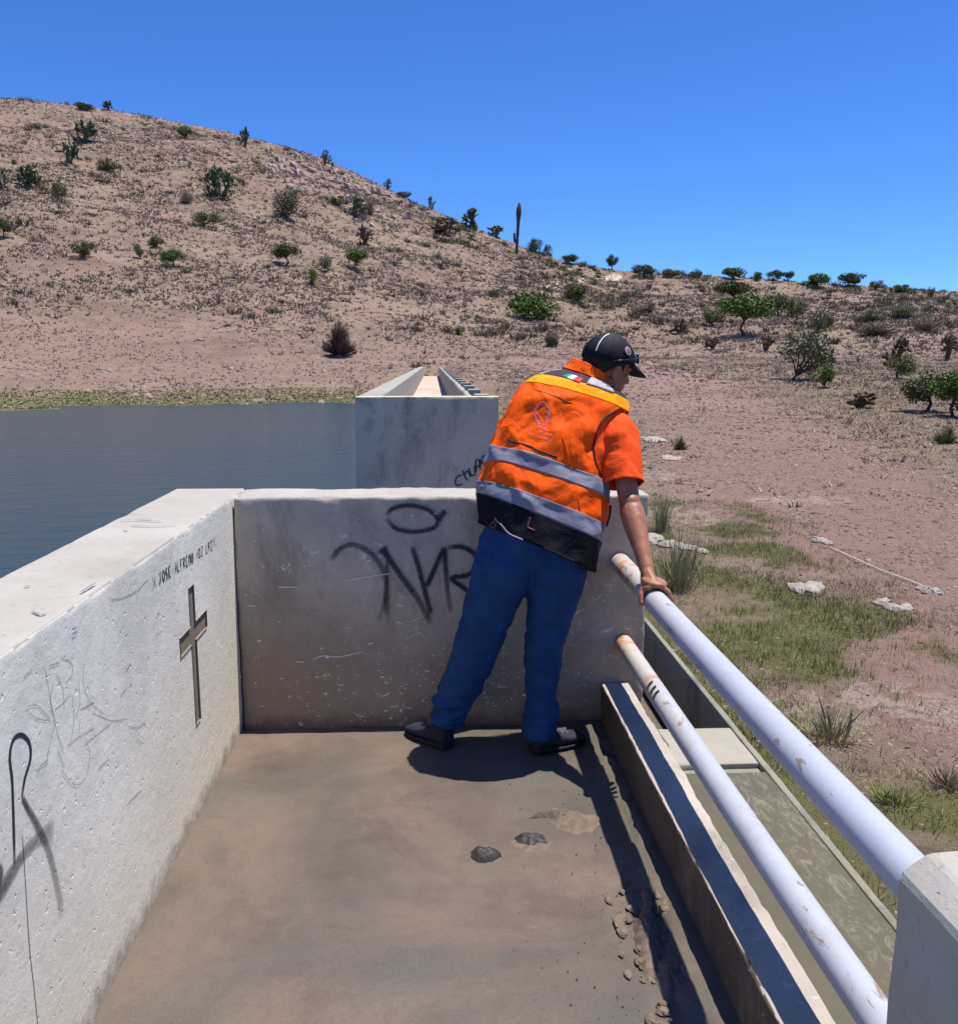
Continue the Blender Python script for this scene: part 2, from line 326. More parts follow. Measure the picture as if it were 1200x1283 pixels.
c = mix(nt, ramp(nt, noise(nt, 22, 5, 0.65, co), [(0.35, 0), (0.7, 1)]), (0.27, 0.105, 0.058), (0.37, 0.165, 0.095))
nt.links.new(c, b.inputs['Base Color']); b.inputs['Roughness'].default_value = 0.5; b.inputs['Specular IOR Level'].default_value = 0.4
b.inputs['Subsurface Weight'].default_value = 0.08; b.inputs['Subsurface Radius'].default_value = (0.02, 0.008, 0.004)
p = bump(nt, b, noise(nt, 38, 5, 0.6, co), 0.3, 0.006); bump(nt, b, noise(nt, 260, 4, 0.7, co), 0.35, 0.0012, p)

# ------------------------------------------------------------------ object helpers
def props(o, label=None, cat=None, group=None, kind=None):
    for k, v in (('label', label), ('category', cat), ('group', group), ('kind', kind)):
        if v: o[k] = v
    return o
def empty(name, loc, label, cat, group=None):
    o = bpy.data.objects.new(name, None); COL.objects.link(o); o.location = loc; o.empty_display_size = 0.2
    return props(o, label, cat, group)
def wloc(o):
    v = Vector((0, 0, 0))
    while o is not None: v = v + o.location; o = o.parent
    return np.array(v)
def link(name, me, mat, parent=None, smooth=False, **kw):
    """mesh given in world coordinates; moved into its parent's frame"""
    o = bpy.data.objects.new(name, me); COL.objects.link(o)
    if mat is not None and not me.materials: me.materials.append(mat)
    if smooth: me.polygons.foreach_set('use_smooth', [True] * len(me.polygons))
    if parent is not None:
        off = wloc(parent)
        co = np.empty(len(me.vertices) * 3); me.vertices.foreach_get('co', co)
        co = (co.reshape(-1, 3) - off).ravel(); me.vertices.foreach_set('co', co); me.update()
        o.parent = parent
    return props(o, **kw)
def mesh(name, V, F, uni=None):
    """V (n,3) array, F list of tuples or (m,k) array"""
    me = bpy.data.meshes.new(name)
    V = np.asarray(V, dtype=np.float32).reshape(-1, 3)
    if isinstance(F, np.ndarray):
        k = F.shape[1]; me.vertices.add(len(V)); me.vertices.foreach_set('co', V.ravel())
        me.loops.add(F.size); me.loops.foreach_set('vertex_index', F.astype(np.int32).ravel())
        me.polygons.add(len(F)); me.polygons.foreach_set('loop_start', np.arange(0, F.size, k, dtype=np.int32))
        me.polygons.foreach_set('loop_total', np.full(len(F), k, dtype=np.int32)); me.update(calc_edges=True)
    else:
        me.from_pydata(V.tolist(), [], [tuple(f) for f in F]); me.update()
    return me
class MB:
    def __init__(s): s.V = []; s.F = []; s.n = 0
    def add(s, V, F):
        V = np.asarray(V, float).reshape(-1, 3); s.V.append(V)
        s.F += [tuple(i + s.n for i in f) for f in F]; s.n += len(V)
    def tube(s, pts, rad, seg=10, caps=True):
        pts = [np.asarray(p, float) for p in pts]; rad = [rad] * len(pts) if np.isscalar(rad) else rad
        ref = None; V = []
        for i, p in enumerate(pts):
            t = pts[min(i + 1, len(pts) - 1)] - pts[max(i - 1, 0)]; t = t / (np.linalg.norm(t) + 1e-9)
            if ref is None: ref = np.array([0, 0, 1.]) if abs(t[2]) < 0.9 else np.array([1., 0, 0])
            a = np.cross(t, ref); a /= np.linalg.norm(a) + 1e-9; bb = np.cross(a, t); ref = bb
            for k in range(seg):
                th = 2 * math.pi * k / seg; V.append(p + rad[i] * (a * math.cos(th) + bb * math.sin(th)))
        F = []
        for i in range(len(pts) - 1):
            for k in range(seg):
                k2 = (k + 1) % seg; F.append((i * seg + k, i * seg + k2, (i + 1) * seg + k2, (i + 1) * seg + k))
        if caps: F.append(tuple(range(seg - 1, -1, -1))); F.append(tuple((len(pts) - 1) * seg + k for k in range(seg)))
        s.add(V, F)
    def cap(s, p0, r0, p1, r1, seg=14):
        """capsule with round ends"""
        p0 = np.asarray(p0, float); p1 = np.asarray(p1, float); t = p1 - p0; L = np.linalg.norm(t); t = t / L
        P = []; R = []
        for a in (-80, -55, -28): P.append(p0 + t * r0 * math.sin(math.radians(a))); R.append(r0 * math.cos(math.radians(a)))
        for k in range(5): u = k / 4; P.append(p0 + t * L * u); R.append(r0 + (r1 - r0) * u)
        for a in (28, 55, 80): P.append(p1 + t * r1 * math.sin(math.radians(a))); R.append(r1 * math.cos(math.radians(a)))
        s.tube(P, R, seg)
    def ell(s, c, ax, seg=18, rings=12):
        """ellipsoid, ax = three axis vectors"""
        c = np.asarray(c, float); ax = [np.asarray(a, float) for a in ax]; V = [c + ax[2]]
        for i in range(1, rings):
            ph = math.pi * i / rings
            for k in range(seg):
                th = 2 * math.pi * k / seg
                V.append(c + ax[2] * math.cos(ph) + math.sin(ph) * (ax[0] * math.cos(th) + ax[1] * math.sin(th)))
        V.append(c - ax[2]); F = []
        for k in range(seg): F.append((0, 1 + k, 1 + (k + 1) % seg))
        for i in range(rings - 2):
            for k in range(seg):
                a = 1 + i * seg + k; b_ = 1 + i * seg + (k + 1) % seg; F.append((a, a + seg, b_ + seg, b_))
        n = len(V) - 1; o = 1 + (rings - 2) * seg
        for k in range(seg): F.append((n, o + (k + 1) % seg, o + k))
        s.add(V, F)
    def box(s, x0, x1, y0, y1, z0, z1):
        s.add([(x0, y0, z0), (x1, y0, z0), (x1, y1, z0), (x0, y1, z0), (x0, y0, z1), (x1, y0, z1), (x1, y1, z1), (x0, y1, z1)],
              [(0, 3, 2, 1), (4, 5, 6, 7), (0, 1, 5, 4), (1, 2, 6, 5), (2, 3, 7, 6), (3, 0, 4, 7)])
    def build(s, name, mat, parent=None, smooth=False, **kw):
        return link(name, mesh(name, np.concatenate(s.V), s.F), mat, parent, smooth, **kw)
def cat_(pts, n=8):
    pts = [np.asarray(p, float) for p in pts]; out = []
    for i in range(len(pts) - 1):
        p0 = pts[max(i - 1, 0)]; p1 = pts[i]; p2 = pts[i + 1]; p3 = pts[min(i + 2, len(pts) - 1)]
        for k in range(n):
            t = k / n; out.append(0.5 * (2 * p1 + (p2 - p0) * t + (2 * p0 - 5 * p1 + 4 * p2 - p3) * t * t + (3 * p1 - p0 - 3 * p2 + p3) * t ** 3))
    out.append(pts[-1]); return out
def remeshed(mb, voxel, smooth=2):
    me = mesh('tmp', np.concatenate(mb.V), mb.F); o = bpy.data.objects.new('tmp', me); COL.objects.link(o)
    r = o.modifiers.new('r', 'REMESH'); r.mode = 'VOXEL'; r.voxel_size = voxel
    sm = o.modifiers.new('s', 'SMOOTH'); sm.factor = 0.5; sm.iterations = smooth
    dg = bpy.context.evaluated_depsgraph_get(); dg.update()
    out = bpy.data.meshes.new_from_object(o.evaluated_get(dg)); out.materials.clear()
    bpy.data.objects.remove(o); bpy.data.meshes.remove(me); return out

def rough_box(name, mat, x0, x1, y0, y1, z0, z1, step=0.02, amp=0.004, rr=0.010, chip=0.012, parent=None, seed=0, cuts=(None, None, None), skip=None, fine=None, **kw):
    """a cast block with worn, slightly uneven edges; fine = (axis, lo, hi) keeps the dense grid to that stretch"""
    lo = np.array([x0, y0, z0]); hi = np.array([x1, y1, z1]); G = []
    for a in range(3):
        n = max(2, int(round((hi[a] - lo[a]) / step)))
        if fine and fine[0] == a:
            g = np.concatenate([np.linspace(lo[a], fine[1], 8)[:-1] if fine[1] > lo[a] else [], np.arange(fine[1], fine[2], step), np.linspace(fine[2], hi[a], 8) if hi[a] > fine[2] + 1e-6 else [hi[a]]])
        else: g = np.linspace(lo[a], hi[a], n + 1)
        e = [rr * 0.5, rr * 1.3]
        g = np.concatenate([g, [lo[a] + q for q in e], [hi[a] - q for q in e]])
        if cuts[a] is not None:
            g = np.array([q for q in g if all(abs(q - c_) > step * 0.4 for c_ in cuts[a])] + list(cuts[a]))
        G.append(np.unique(np.round(g, 5)))
    Vs = []; Fs = []; idx = {}
    def vid(p):
        k = (round(p[0], 5), round(p[1], 5), round(p[2], 5))
        if k not in idx: idx[k] = len(Vs); Vs.append(k)
        return idx[k]
    for a in range(3):
        b_, c_ = [(1, 2), (2, 0), (0, 1)][a]
        for side in (0, 1):
            val = hi[a] if side else lo[a]; gb = G[b_]; gc = G[c_]
            ids = np.empty((len(gb), len(gc)), int)
            for i, u in enumerate(gb):
                for j, v in enumerate(gc):
                    p = [0, 0, 0]; p[a] = val; p[b_] = u; p[c_] = v; ids[i, j] = vid(p)
            for i in range(len(gb) - 1):
                for j in range(len(gc) - 1):
                    if skip and skip(a, side, (gb[i] + gb[i + 1]) / 2, (gc[j] + gc[j + 1]) / 2): continue
                    q = (ids[i, j], ids[i + 1, j], ids[i + 1, j + 1], ids[i, j + 1])
                    Fs.append(q if side else q[::-1])
    V = np.array(Vs, float); s = seed * 31
    r = rr + chip * np.clip((fbm(V[:, 0] * 9 + 5, V[:, 1] * 9, V[:, 2] * 9, s, 3) - 0.47) * 3.2, 0, 1)
    r = np.minimum(r, (hi - lo).min() * 0.45)[:, None]
    q = np.clip(V, lo + r, hi - r); d = V - q; L = np.linalg.norm(d, axis=1, keepdims=True)
    n = d / np.maximum(L, 1e-9); P = np.where(L > 1e-9, q + n * r, V)
    dsp = (fbm(V[:, 0] * 3, V[:, 1] * 3, V[:, 2] * 3, s + 3, 3) - 0.5) * 2 * amp + (fbm(V[:, 0] * 22, V[:, 1] * 22, V[:, 2] * 22, s + 9, 3) - 0.5) * amp * 0.9
    P = P + n * dsp[:, None]
    me = mesh(name, P, Fs)
    return link(name, me, mat, parent, True, **kw)

SURF = [0]
def stroke(mb, ink, pts2d, plane, width, alpha=1.0, n=8, close=False, taper=(1, 1), curved=True):
    """a painted stroke lying on a surface: plane(u, v, off) -> point"""
    SURF[0] += 1; off = 0.0012 + 0.00025 * (SURF[0] % 12)
    pts = cat_([np.array([p[0], p[1], p[2] if len(p) > 2 else 1.0]) for p in pts2d], n) if curved else [np.array([p[0], p[1], p[2] if len(p) > 2 else 1.0]) for p in pts2d]
    V = []; A = []; base = mb.n
    P = [np.array(plane(p[0], p[1], off)) for p in pts]; N = len(P)
    nrm = NRM[0]
    for i in range(N):
        t = P[min(i + 1, N - 1)] - P[max(i - 1, 0)]; t = t / (np.linalg.norm(t) + 1e-9)
        s_ = np.cross(t, nrm); s_ = s_ / (np.linalg.norm(s_) + 1e-9)
        u = i / max(1, N - 1); a = alpha * (taper[0] + (taper[1] - taper[0]) * u) * min(1, 8 * u + 0.2, 8 * (1 - u) + 0.2)
        w = width * pts[i][2]
        for k, al in ((-1, 0), (-0.62, 0.75), (0, 1), (0.62, 0.75), (1, 0)):
            V.append(P[i] + s_ * w * k); A.append(al * a)
    F = []
    for i in range(N - 1):
        for k in range(4): F.append((i * 5 + k, i * 5 + k + 1, i * 5 + 6 + k, i * 5 + 5 + k))
    mb.add(V, F); ink += A
NRM = [np.array([0, -1, 0.])]
def build_ink(mb, ink, name, mat, parent, **kw):
    me = mesh(name, np.concatenate(mb.V), mb.F)
    at = me.attributes.new('ink', 'FLOAT', 'POINT'); at.data.foreach_set('value', ink)
    return link(name, me, mat, parent, **kw)

# ================================================================== TERRAIN
SKY = [(-400, 150), (-150, 122), (0, 119), (60, 124), (130, 134), (200, 147), (280, 162), (350, 180), (400, 196), (450, 218), (500, 243), (560, 270), (600, 288), (650, 306), (700, 322), (760, 337), (830, 344), (900, 347), (980, 351), (1060, 356), (1130, 361), (1200, 367), (1400, 375)]
sk_t = []; sk_e = []
for x, y in SKY:
    d = ray(x, y); sk_t.append(math.atan2(d[0], d[1])); sk_e.append(d[2] / math.hypot(d[0], d[1]))
def terrain(x, y, detail=True):
    x = np.asarray(x, float); y = np.asarray(y, float)
    r = np.hypot(x, y); th = np.arctan2(x, y)
    el = np.interp(th, sk_t, sk_e)
    el = np.where(th > sk_t[-1], sk_e[-1] + 0.0 * th, el)
    back = sstep(1.3, 2.4, np.abs(th)); el = el * (1 - back) + 0.02 * back
    left = 1 - sstep(-0.12, 0.10, th)                      # 1 on the lake side
    R = 250 * left + 215 * (1 - left); Zr = H + el * R
    t = np.clip((r - 84) / (R - 84), 0, 1)
    p = 1.35 - 0.12 * left
    hill = (Zr - H) * (t ** p)
    # below the foot of the hill
    zl = -3.0 + 1.8 * sstep(20, 60, r) + 2.8 * np.clip((r - 60) / 24, 0, 1) ** 1.1
    zr = -0.95 + 0.25 * sstep(12, 45, r) + 2.3 * np.clip((r - 38) / 46, 0, 1) ** 1.35
    side = sstep(-0.3, 1.3, x - 0.02 * np.maximum(r - 20, 0))
    low = zl * (1 - side) + zr * side
    bounce_berm = sstep(-1.05, -0.85, x) * (1 - sstep(1.2, 1.6, x)) * sstep(4.05, 4.3, y) * (1 - sstep(12.1, 12.3, y))
    low = low * (1 - bounce_berm) - 0.40 * bounce_berm          # unseen ground, added to bounce sun onto the far head wall
    z = np.where(r < 84, low, low + hill)
    past = np.clip(r - R, 0, None); z = z - past * 0.10 - np.minimum(past, 60) * 0.15
    z = np.where(r > R, np.maximum(z, -12), z)
    if detail:
        w = sstep(30, 120, r) * (1 - sstep(R * 0.93, R * 1.02, r) * 0.75)
        z = z + (fbm(x * 0.035, y * 0.035, None, 3, 4) - 0.5) * 5.0 * w * sstep(90, 160, r)
        z = z + (fbm(x * 0.25, y * 0.25, None, 8, 4) - 0.5) * 0.9 * w
        z = z + (fbm(x * 0.8, y * 0.8, None, 5, 4) - 0.5) * 0.14 * sstep(2, 12, r) * side
    return z
def hit(px, py, dr=0.4, rmax=340):
    d = ray(px, py); hl = math.hypot(d[0], d[1]); R = np.arange(3, rmax, dr)
    P = C0[None, :] + d[None, :] * (R / hl)[:, None]
    g = P[:, 2] - terrain(P[:, 0], P[:, 1]); k = np.where(g < 0)[0]
    if len(k) == 0:
        k = int(np.argmin(np.where((R > 60) & (R < 245), g, 1e9)))
    else: k = int(k[0])
    p = P[k]; return np.array([p[0], p[1], float(terrain(p[0], p[1]))]), R[k]

th = np.concatenate([np.linspace(-math.pi, -0.66, 60)[:-1], np.linspace(-0.66, 0.66, 760), np.linspace(0.66, math.pi, 60)[1:]])
rr_ = np.concatenate([[0.3, 1.0], np.geomspace(1.6, 60, 210), np.geomspace(60, 262, 235)[1:], [275, 300, 340, 420, 600, 1000, 1800, 3200]])
T, Rr = np.meshgrid(th, rr_); X = np.sin(T) * Rr; Y = np.cos(T) * Rr
Z = terrain(X, Y)
nr, nth = X.shape
ii = np.arange(nr - 1)[:, None] * nth + np.arange(nth - 1)[None, :]
Fq = np.stack([ii, ii + nth, ii + nth + 1, ii + 1], -1).reshape(-1, 4)[:, ::-1]
V = np.stack([X, Y, Z], -1).reshape(-1, 3)
# zones: R red bare soil, G green, B pale stony
xs = V[:, 0]; ys = V[:, 1]; rs = np.hypot(xs, ys)
def seg_d(x, y, pts):
    best = np.full(x.shape, 1e9)
    for (a, wa), (b_, wb) in zip(pts[:-1], pts[1:]):
        a = np.array(a[:2]); b_ = np.array(b_[:2]); ab = b_ - a; L = ab @ ab
        t = np.clip(((x - a[0]) * ab[0] + (y - a[1]) * ab[1]) / L, 0, 1)
        d = np.hypot(x - a[0] - t * ab[0], y - a[1] - t * ab[1]) / (wa + (wb - wa) * t); best = np.minimum(best, d)
    return best
track = [(hit(700, 452)[0], 6.0), (hit(840, 478)[0], 4.6), (hit(930, 545)[0], 3.1), (hit(1010, 620)[0], 2.5), (hit(1110, 700)[0], 1.9), (hit(1230, 800)[0], 1.5), (hit(1300, 900)[0], 1.4)]
wob = (fbm(xs * 0.3, ys * 0.3, None, 21, 3) - 0.5)
d1 = seg_d(xs, ys, track) + wob * 0.7
zR = 1 - sstep(0.75, 1.25, d1)
shore = sstep(60, 70, rs) * (1 - sstep(95, 120, rs)) * 0.5 * sstep(0.38, 0.6, fbm(xs * 0.06, ys * 0.09, None, 33, 3) + 0.1) * (1 - sstep(0.0, 0.25, np.arctan2(xs, ys)))
zR = np.maximum(zR, shore)
def blob(px, py, rx, ry, z=-0.85):
    p = onz(px, py, z); return 1 - sstep(0.55, 1.15, np.hypot((xs - p[0]) / rx, (ys - p[1]) / ry) + wob * 1.1)
zG = np.zeros_like(xs)
for g_ in ((920, 760, 1.9, 2.6), (1040, 800, 1.6, 1.8), (850, 720, 1.0, 3.6), (880, 660, 1.8, 3.2), (860, 850, 1.1, 1.8), (1100, 985, 0.7, 0.7), (1160, 1010, 0.5, 0.5), (1010, 760, 1.2, 1.5), (930, 950, 0.5, 1.2), (1100, 1090, 0.4, 0.8)):
    zG = np.maximum(zG, blob(*g_) * (0.30 + 0.75 * sstep(0.38, 0.62, fbm(xs * 1.3, ys * 1.3, None, 222, 4))))
zG = np.maximum(zG, (1 - sstep(0.2, 0.7, np.abs(xs - 1.9))) * (ys > 0.5) * (ys < 9) * 0.9)
edge = (Rr.ravel() > 55) & (xs < 3)
zG = np.maximum(zG, edge * (1 - sstep(0.25, 1.0 , V[:, 2] + 1.2 + wob * 1.0)) * (0.6))
zG = np.maximum(zG, 0.35 * sstep(0.55, 0.7, fbm(xs * 0.05, ys * 0.05, None, 44, 3)) * (rs > 40))
zB = np.zeros_like(xs)
for g_ in ((1010, 620, 1.5, 0.8), (820, 590, 0.9, 1.8), (1030, 870, 0.9, 0.9), (1120, 860, 1.2, 1.2), (850, 640, 0.8, 1.5)):
    zB = np.maximum(zB, blob(*g_) * 0.5)
zB = np.maximum(zB, 0.45 * sstep(0.6, 0.75, fbm(xs * 0.12, ys * 0.12, None, 77, 3)))
for pc in ((600, 390), (680, 352), (740, 352)):           # pale path on the saddle
    pass
path = [(hit(690, 362)[0], 1.6), (hit(735, 352)[0], 1.8), (hit(770, 346)[0], 2.2)]
zB = np.maximum(zB, (1 - sstep(0.6, 1.2, seg_d(xs, ys, path))) * 0.9)
zA = sstep(0.02, 0.12, np.arctan2(xs, ys)) * (1 - sstep(60, 100, rs)) * sstep(0.9, 1.5, d1) * 1.0
me = mesh('ground', V, Fq)
ca = me.color_attributes.new('zone', 'FLOAT_COLOR', 'POINT')
ca.data.foreach_set('color', np.stack([zR, zG, zB, zA], -1).astype(np.float32).ravel())
link('ground', me, M['ground'], None, True, kind='structure')

me = mesh('lake_water', [(-260, -200, -1.2), (1.0, -200, -1.2), (1.0, 85, -1.2), (-260, 85, -1.2)], [(0, 1, 2, 3)])
link('lake_water', me, M['lake'], None, kind='structure')

# ================================================================== NEAR CONCRETE CHANNEL
XL = -0.845; XR = 0.73; YC = 3.72
# carved cross measured on the wall face
def wy(x, y): p = onX(x, y, XL); return p[1], p[2]
vb = (3.006, 3.068); vz = (0.327, 0.826); hb = (2.870, 3.218); hz = (0.624, 0.690)
def in_cross(y, z): return (vb[0] < y < vb[1] and vz[0] < z < vz[1]) or (hb[0] < y < hb[1] and hz[0] < z < hz[1])
left_wall = rough_box('channel_wall', M['white_wall'], -1.145, XL, -3.0, 3.98, -2.6, 1.033, 0.022, 0.0008, 0.006, 0.014, seed=1,
    cuts=(None, [*vb, *hb], [*vz, *hz]), skip=lambda a, s, u, v: a == 0 and s == 1 and in_cross(u, v), fine=(1, 0.9, 3.97),
    label='long whitewashed concrete side wall on the left, with a carved cross and black scrawls', cat='wall')
left_wall.data.materials.append(M['cap_wall'])
for p in left_wall.data.polygons:
    if p.center.z > 1.02 and p.normal.z > 0.3: p.material_index = 1
# recess of the cross: floor and side walls a few mm deep
mb = MB(); d_ = 0.0035
ysx = sorted({*vb, *hb}); zsx = sorted({*vz, *hz})
for i in range(len(ysx) - 1):
    for j in range(len(zsx) - 1):
        a0, a1, c0, c1 = ysx[i], ysx[i + 1], zsx[j], zsx[j + 1]
        if not in_cross((a0 + a1) / 2, (c0 + c1) / 2): continue
        mb.add([(XL - d_, a0, c0), (XL - d_, a1, c0), (XL - d_, a1, c1), (XL - d_, a0, c1)], [(0, 1, 2, 3)])
        for (q0, q1, my, mz) in (((a0, c0), (a0, c1), a0 - 1e-3, (c0 + c1) / 2), ((a1, c0), (a1, c1), a1 + 1e-3, (c0 + c1) / 2), ((a0, c0), (a1, c0), (a0 + a1) / 2, c0 - 1e-3), ((a0, c1), (a1, c1), (a0 + a1) / 2, c1 + 1e-3)):
            if in_cross(my, mz): continue
            mb.add([(XL - d_, *q0), (XL - d_, *q1), (XL + 0.004, *q1), (XL + 0.004, *q0)], [(0, 1, 2, 3)])
mb.build('carved_cross', M['recess'], left_wall)

pl = lambda x, y, off: onX(x, y, XL) + np.array([off * 0.5, 0, 0])
NRM[0] = np.array([1, 0, 0.])
mb = MB(); ink = []
stroke(mb, ink, [(18, 1084), (17, 1040), (15, 980), (12, 950), (16, 928), (26, 921), (36, 930), (38, 950), (31, 975), (27, 1000)], pl, 0.0062, 1.5)
stroke(mb, ink, [(27, 998, 1), (34, 1012, 1.2), (48, 1038, 1.6), (62, 1072, 1.8), (74, 1125, 2.0), (78, 1150, 2.0)], pl, 0.0085, 0.85, taper=(1.2, 0.15))
stroke(mb, ink, [(-14, 1140, 1.5), (8, 1105, 1.3), (30, 1070, 1.0), (52, 1048, 1.3), (68, 1042, 1.8)], pl, 0.018, 0.75, taper=(1.0, 0.4))
stroke(mb, ink, [(-8, 1120), (0, 1098), (-2, 1085)], pl, 0.014, 0.8)
build_ink(mb, ink, 'graffiti', M['ink'], left_wall, label='black spray-painted letter R with a smudged slash')
mb = MB(); ink = []                                     # faint scratched drawing
for s_ in ([(55, 833), (60, 860), (68, 905), (80, 945)], [(66, 855), (63, 880), (70, 906)], [(30, 887), (45, 884), (58, 897), (62, 903), (45, 900), (31, 888)],
           [(105, 830), (104, 855), (112, 878), (130, 895)], [(90, 872), (92, 900), (88, 930)], [(68, 906), (62, 930), (56, 960)], [(76, 964), (84, 976), (96, 984), (107, 972), (112, 945), (107, 930)],
           [(68, 890), (80, 880), (88, 870)], [(98, 855), (100, 880), (94, 900)], [(115, 893), (140, 903), (160, 900)], [(105, 934), (125, 918), (142, 904)], [(75, 825), (88, 830), (90, 845), (80, 857)],
           [(160, 910), (172, 912), (182, 905)], [(84, 935), (96, 925), (118, 912)], [(70, 845), (78, 862), (80, 890)], [(100, 900), (98, 920)], [(72, 940), (80, 962)]):
    stroke(mb, ink, s_, pl, 0.0020, 0.55)
for s_ in ([(45, 968), (52, 958), (60, 952)], [(123, 963), (137, 949)], [(158, 1010), (166, 1001), (178, 990)], [(138, 752), (150, 750), (162, 746), (172, 740)], [(186, 725), (180, 731), (172, 741)], [(90, 788), (95, 786)], [(90, 794), (96, 791)], [(89, 800), (95, 797)],
           [(158, 840), (164, 830)], [(150, 872), (158, 862)], [(28, 850), (40, 838)], [(195, 795), (203, 790)], [(60, 835), (74, 830)], [(170, 925), (178, 932)], [(100, 890), (118, 880)], [(195, 775), (200, 768)]):
    stroke(mb, ink, s_, pl, 0.0019, 0.8)
stroke(mb, ink, [(27, 1040), (30, 1080), (33, 1130), (37, 1190), (42, 1235), (47, 1283), (50, 1320)], pl, 0.0016, 1.3)
build_ink(mb, ink, 'scratched_drawing', M['inkgrey'], left_wall)

GL = {'J': [[(.1, .95), (.9, .95)], [(.6, .95), (.6, .15), (.35, 0), (.05, .2)]], 'O': [[(.5, 1), (.1, .8), (.1, .2), (.5, 0), (.9, .2), (.9, .8), (.5, 1)]],
      'S': [[(.9, .9), (.4, 1), (.1, .75), (.8, .35), (.7, .05), (.1, .05)]], 'E': [[(.9, 1), (.1, 1), (.1, 0), (.9, 0)], [(.1, .5), (.7, .5)]], 'A': [[(0, 0), (.5, 1), (1, 0)], [(.25, .4), (.75, .4)]],
      'L': [[(.1, 1), (.1, 0), (.9, 0)]], 'F': [[(.1, 0), (.1, 1), (.9, 1)], [(.1, .5), (.7, .5)]], 'R': [[(.1, 0), (.1, 1), (.8, .9), (.8, .6), (.1, .5), (.9, 0)]], 'D': [[(.1, 0), (.1, 1), (.7, .9), (.9, .5), (.7, .1), (.1, 0)]],
      'H': [[(.1, 0), (.1, 1)], [(.9, 0), (.9, 1)], [(.1, .5), (.9, .5)]], 'Z': [[(.1, 1), (.9, 1), (.1, 0), (.9, 0)]], 'P': [[(.1, 0), (.1, 1), (.8, .95), (.8, .6), (.1, .5)]],
      '-': [[(.1, .5), (.9, .5)]], 'X': [[(0, 0), (1, 1)], [(0, 1), (1, 0)]], "'": [[(.3, 1.2), (.8, 1.45)]], 'C': [[(.9, .85), (.5, 1), (.1, .6), (.1, .3), (.5, 0), (.9, .15)]], 'U': [[(.1, 1), (.1, .2), (.5, 0), (.9, .2), (.9, 1)]]}
mb = MB(); ink = []
def letters(txt, y0, z0, y1, z1, hgt, w, plane, alpha=1.3):
    n = len(txt)
    for i, ch in enumerate(txt):
        if ch == ' ': continue
        u = i / n; v0 = y0 + (y1 - y0) * u; zz = z0 + (z1 - z0) * u; cw = (y1 - y0) / n * 0.74
        chs = [ch] if ch != 'É' else ['E', "'"]
        for q in chs:
            for s_ in GL[q]:
                stroke(mb, ink, [(v0 + cw * a + random.uniform(-1, 1) * 0.0015, zz + hgt * b_ + random.uniform(-1, 1) * 0.0015) for a, b_ in s_], plane, w, alpha, n=3, curved=False)
plw = lambda y, z, off: (XL + off * 0.5, y, z)
a0 = wy(199, 727); a1 = wy(266, 682)
letters('JOSÉ-ALFREDO HDZ LPZ', a0[0], a0[1] - 0.012, a1[0], a1[1] - 0.02, 0.034, 0.0044, plw, 2.2)
x0 = wy(190, 722); letters('X', x0[0], x0[1] - 0.042, x0[0] + 0.05, x0[1] - 0.042, 0.036, 0.0044, plw, 2.2)
x0 = wy(266, 673); letters('X', x0[0], x0[1] - 0.042, x0[0] + 0.05, x0[1] - 0.042, 0.036, 0.0044, plw, 2.2)
build_ink(mb, ink, 'handwritten_name', M['ink'], left_wall)
# gouges on the top
mb = MB(); ink = []; NRM[0] = np.array([0, 0, 1.])
plt = lambda x, y, off: onz(x, y, 1.036 + off)
for s_ in ([(163, 657), (190, 659), (222, 657)], [(150, 652), (165, 651), (205, 653)], [(100, 742), (120, 730)], [(40, 765), (50, 770), (58, 768)], [(155, 664), (160, 665)], [(172, 650), (190, 651)], [(30, 735), (38, 733)]):
    stroke(mb, ink, s_, plt, 0.0045, 1.0)
build_ink(mb, ink, 'gouge_marks', M['inkgrey'], left_wall)

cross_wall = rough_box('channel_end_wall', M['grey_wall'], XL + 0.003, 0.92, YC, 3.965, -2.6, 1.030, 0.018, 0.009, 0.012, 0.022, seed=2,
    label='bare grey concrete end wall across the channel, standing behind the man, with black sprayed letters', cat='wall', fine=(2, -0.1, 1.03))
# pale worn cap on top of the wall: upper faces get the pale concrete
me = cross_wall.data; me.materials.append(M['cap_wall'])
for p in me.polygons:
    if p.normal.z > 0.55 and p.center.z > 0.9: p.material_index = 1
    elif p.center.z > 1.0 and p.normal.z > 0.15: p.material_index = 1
mb = MB(); ink = []; NRM[0] = np.array([0, -1, 0.])
plc = lambda x, y, off: onY(x, y, YC) + np.array([0, -off - 0.007, 0])
for i, s_ in enumerate(([(484, 646), (492, 637), (512, 633), (535, 638), (548, 650), (543, 661), (520, 666), (496, 662), (484, 648)],)):
    stroke(mb, ink, s_, plc, 0.012, 1.0)
stroke(mb, ink, [(549, 652), (554, 644), (557, 639)], plc, 0.0159, 0.9)
stroke(mb, ink, [(415, 702), (425, 688), (440, 682), (458, 688), (475, 705), (484, 730), (483, 770)], plc, 0.0145, 1.0, taper=(0.7, 0.6))
stroke(mb, ink, [(484, 745), (487, 775), (492, 790)], plc, 0.0174, 0.5, taper=(0.8, 0.1))
stroke(mb, ink, [(478, 686, 1.8), (485, 696), (503, 722), (525, 753), (540, 782)], plc, 0.0159, 1.25, taper=(1.1, 0.35))
stroke(mb, ink, [(485, 700), (484, 740), (474, 780)], plc, 0.0101, 0.8, taper=(0.9, 0.3))
stroke(mb, ink, [(540, 770), (532, 740), (524, 710), (516, 684)], plc, 0.0130, 1.0)
stroke(mb, ink, [(534, 735), (545, 710), (556, 686)], plc, 0.0130, 1.1)
stroke(mb, ink, [(556, 684), (558, 710), (561, 745), (565, 768)], plc, 0.0130, 1.0, taper=(1.2, 0.3))
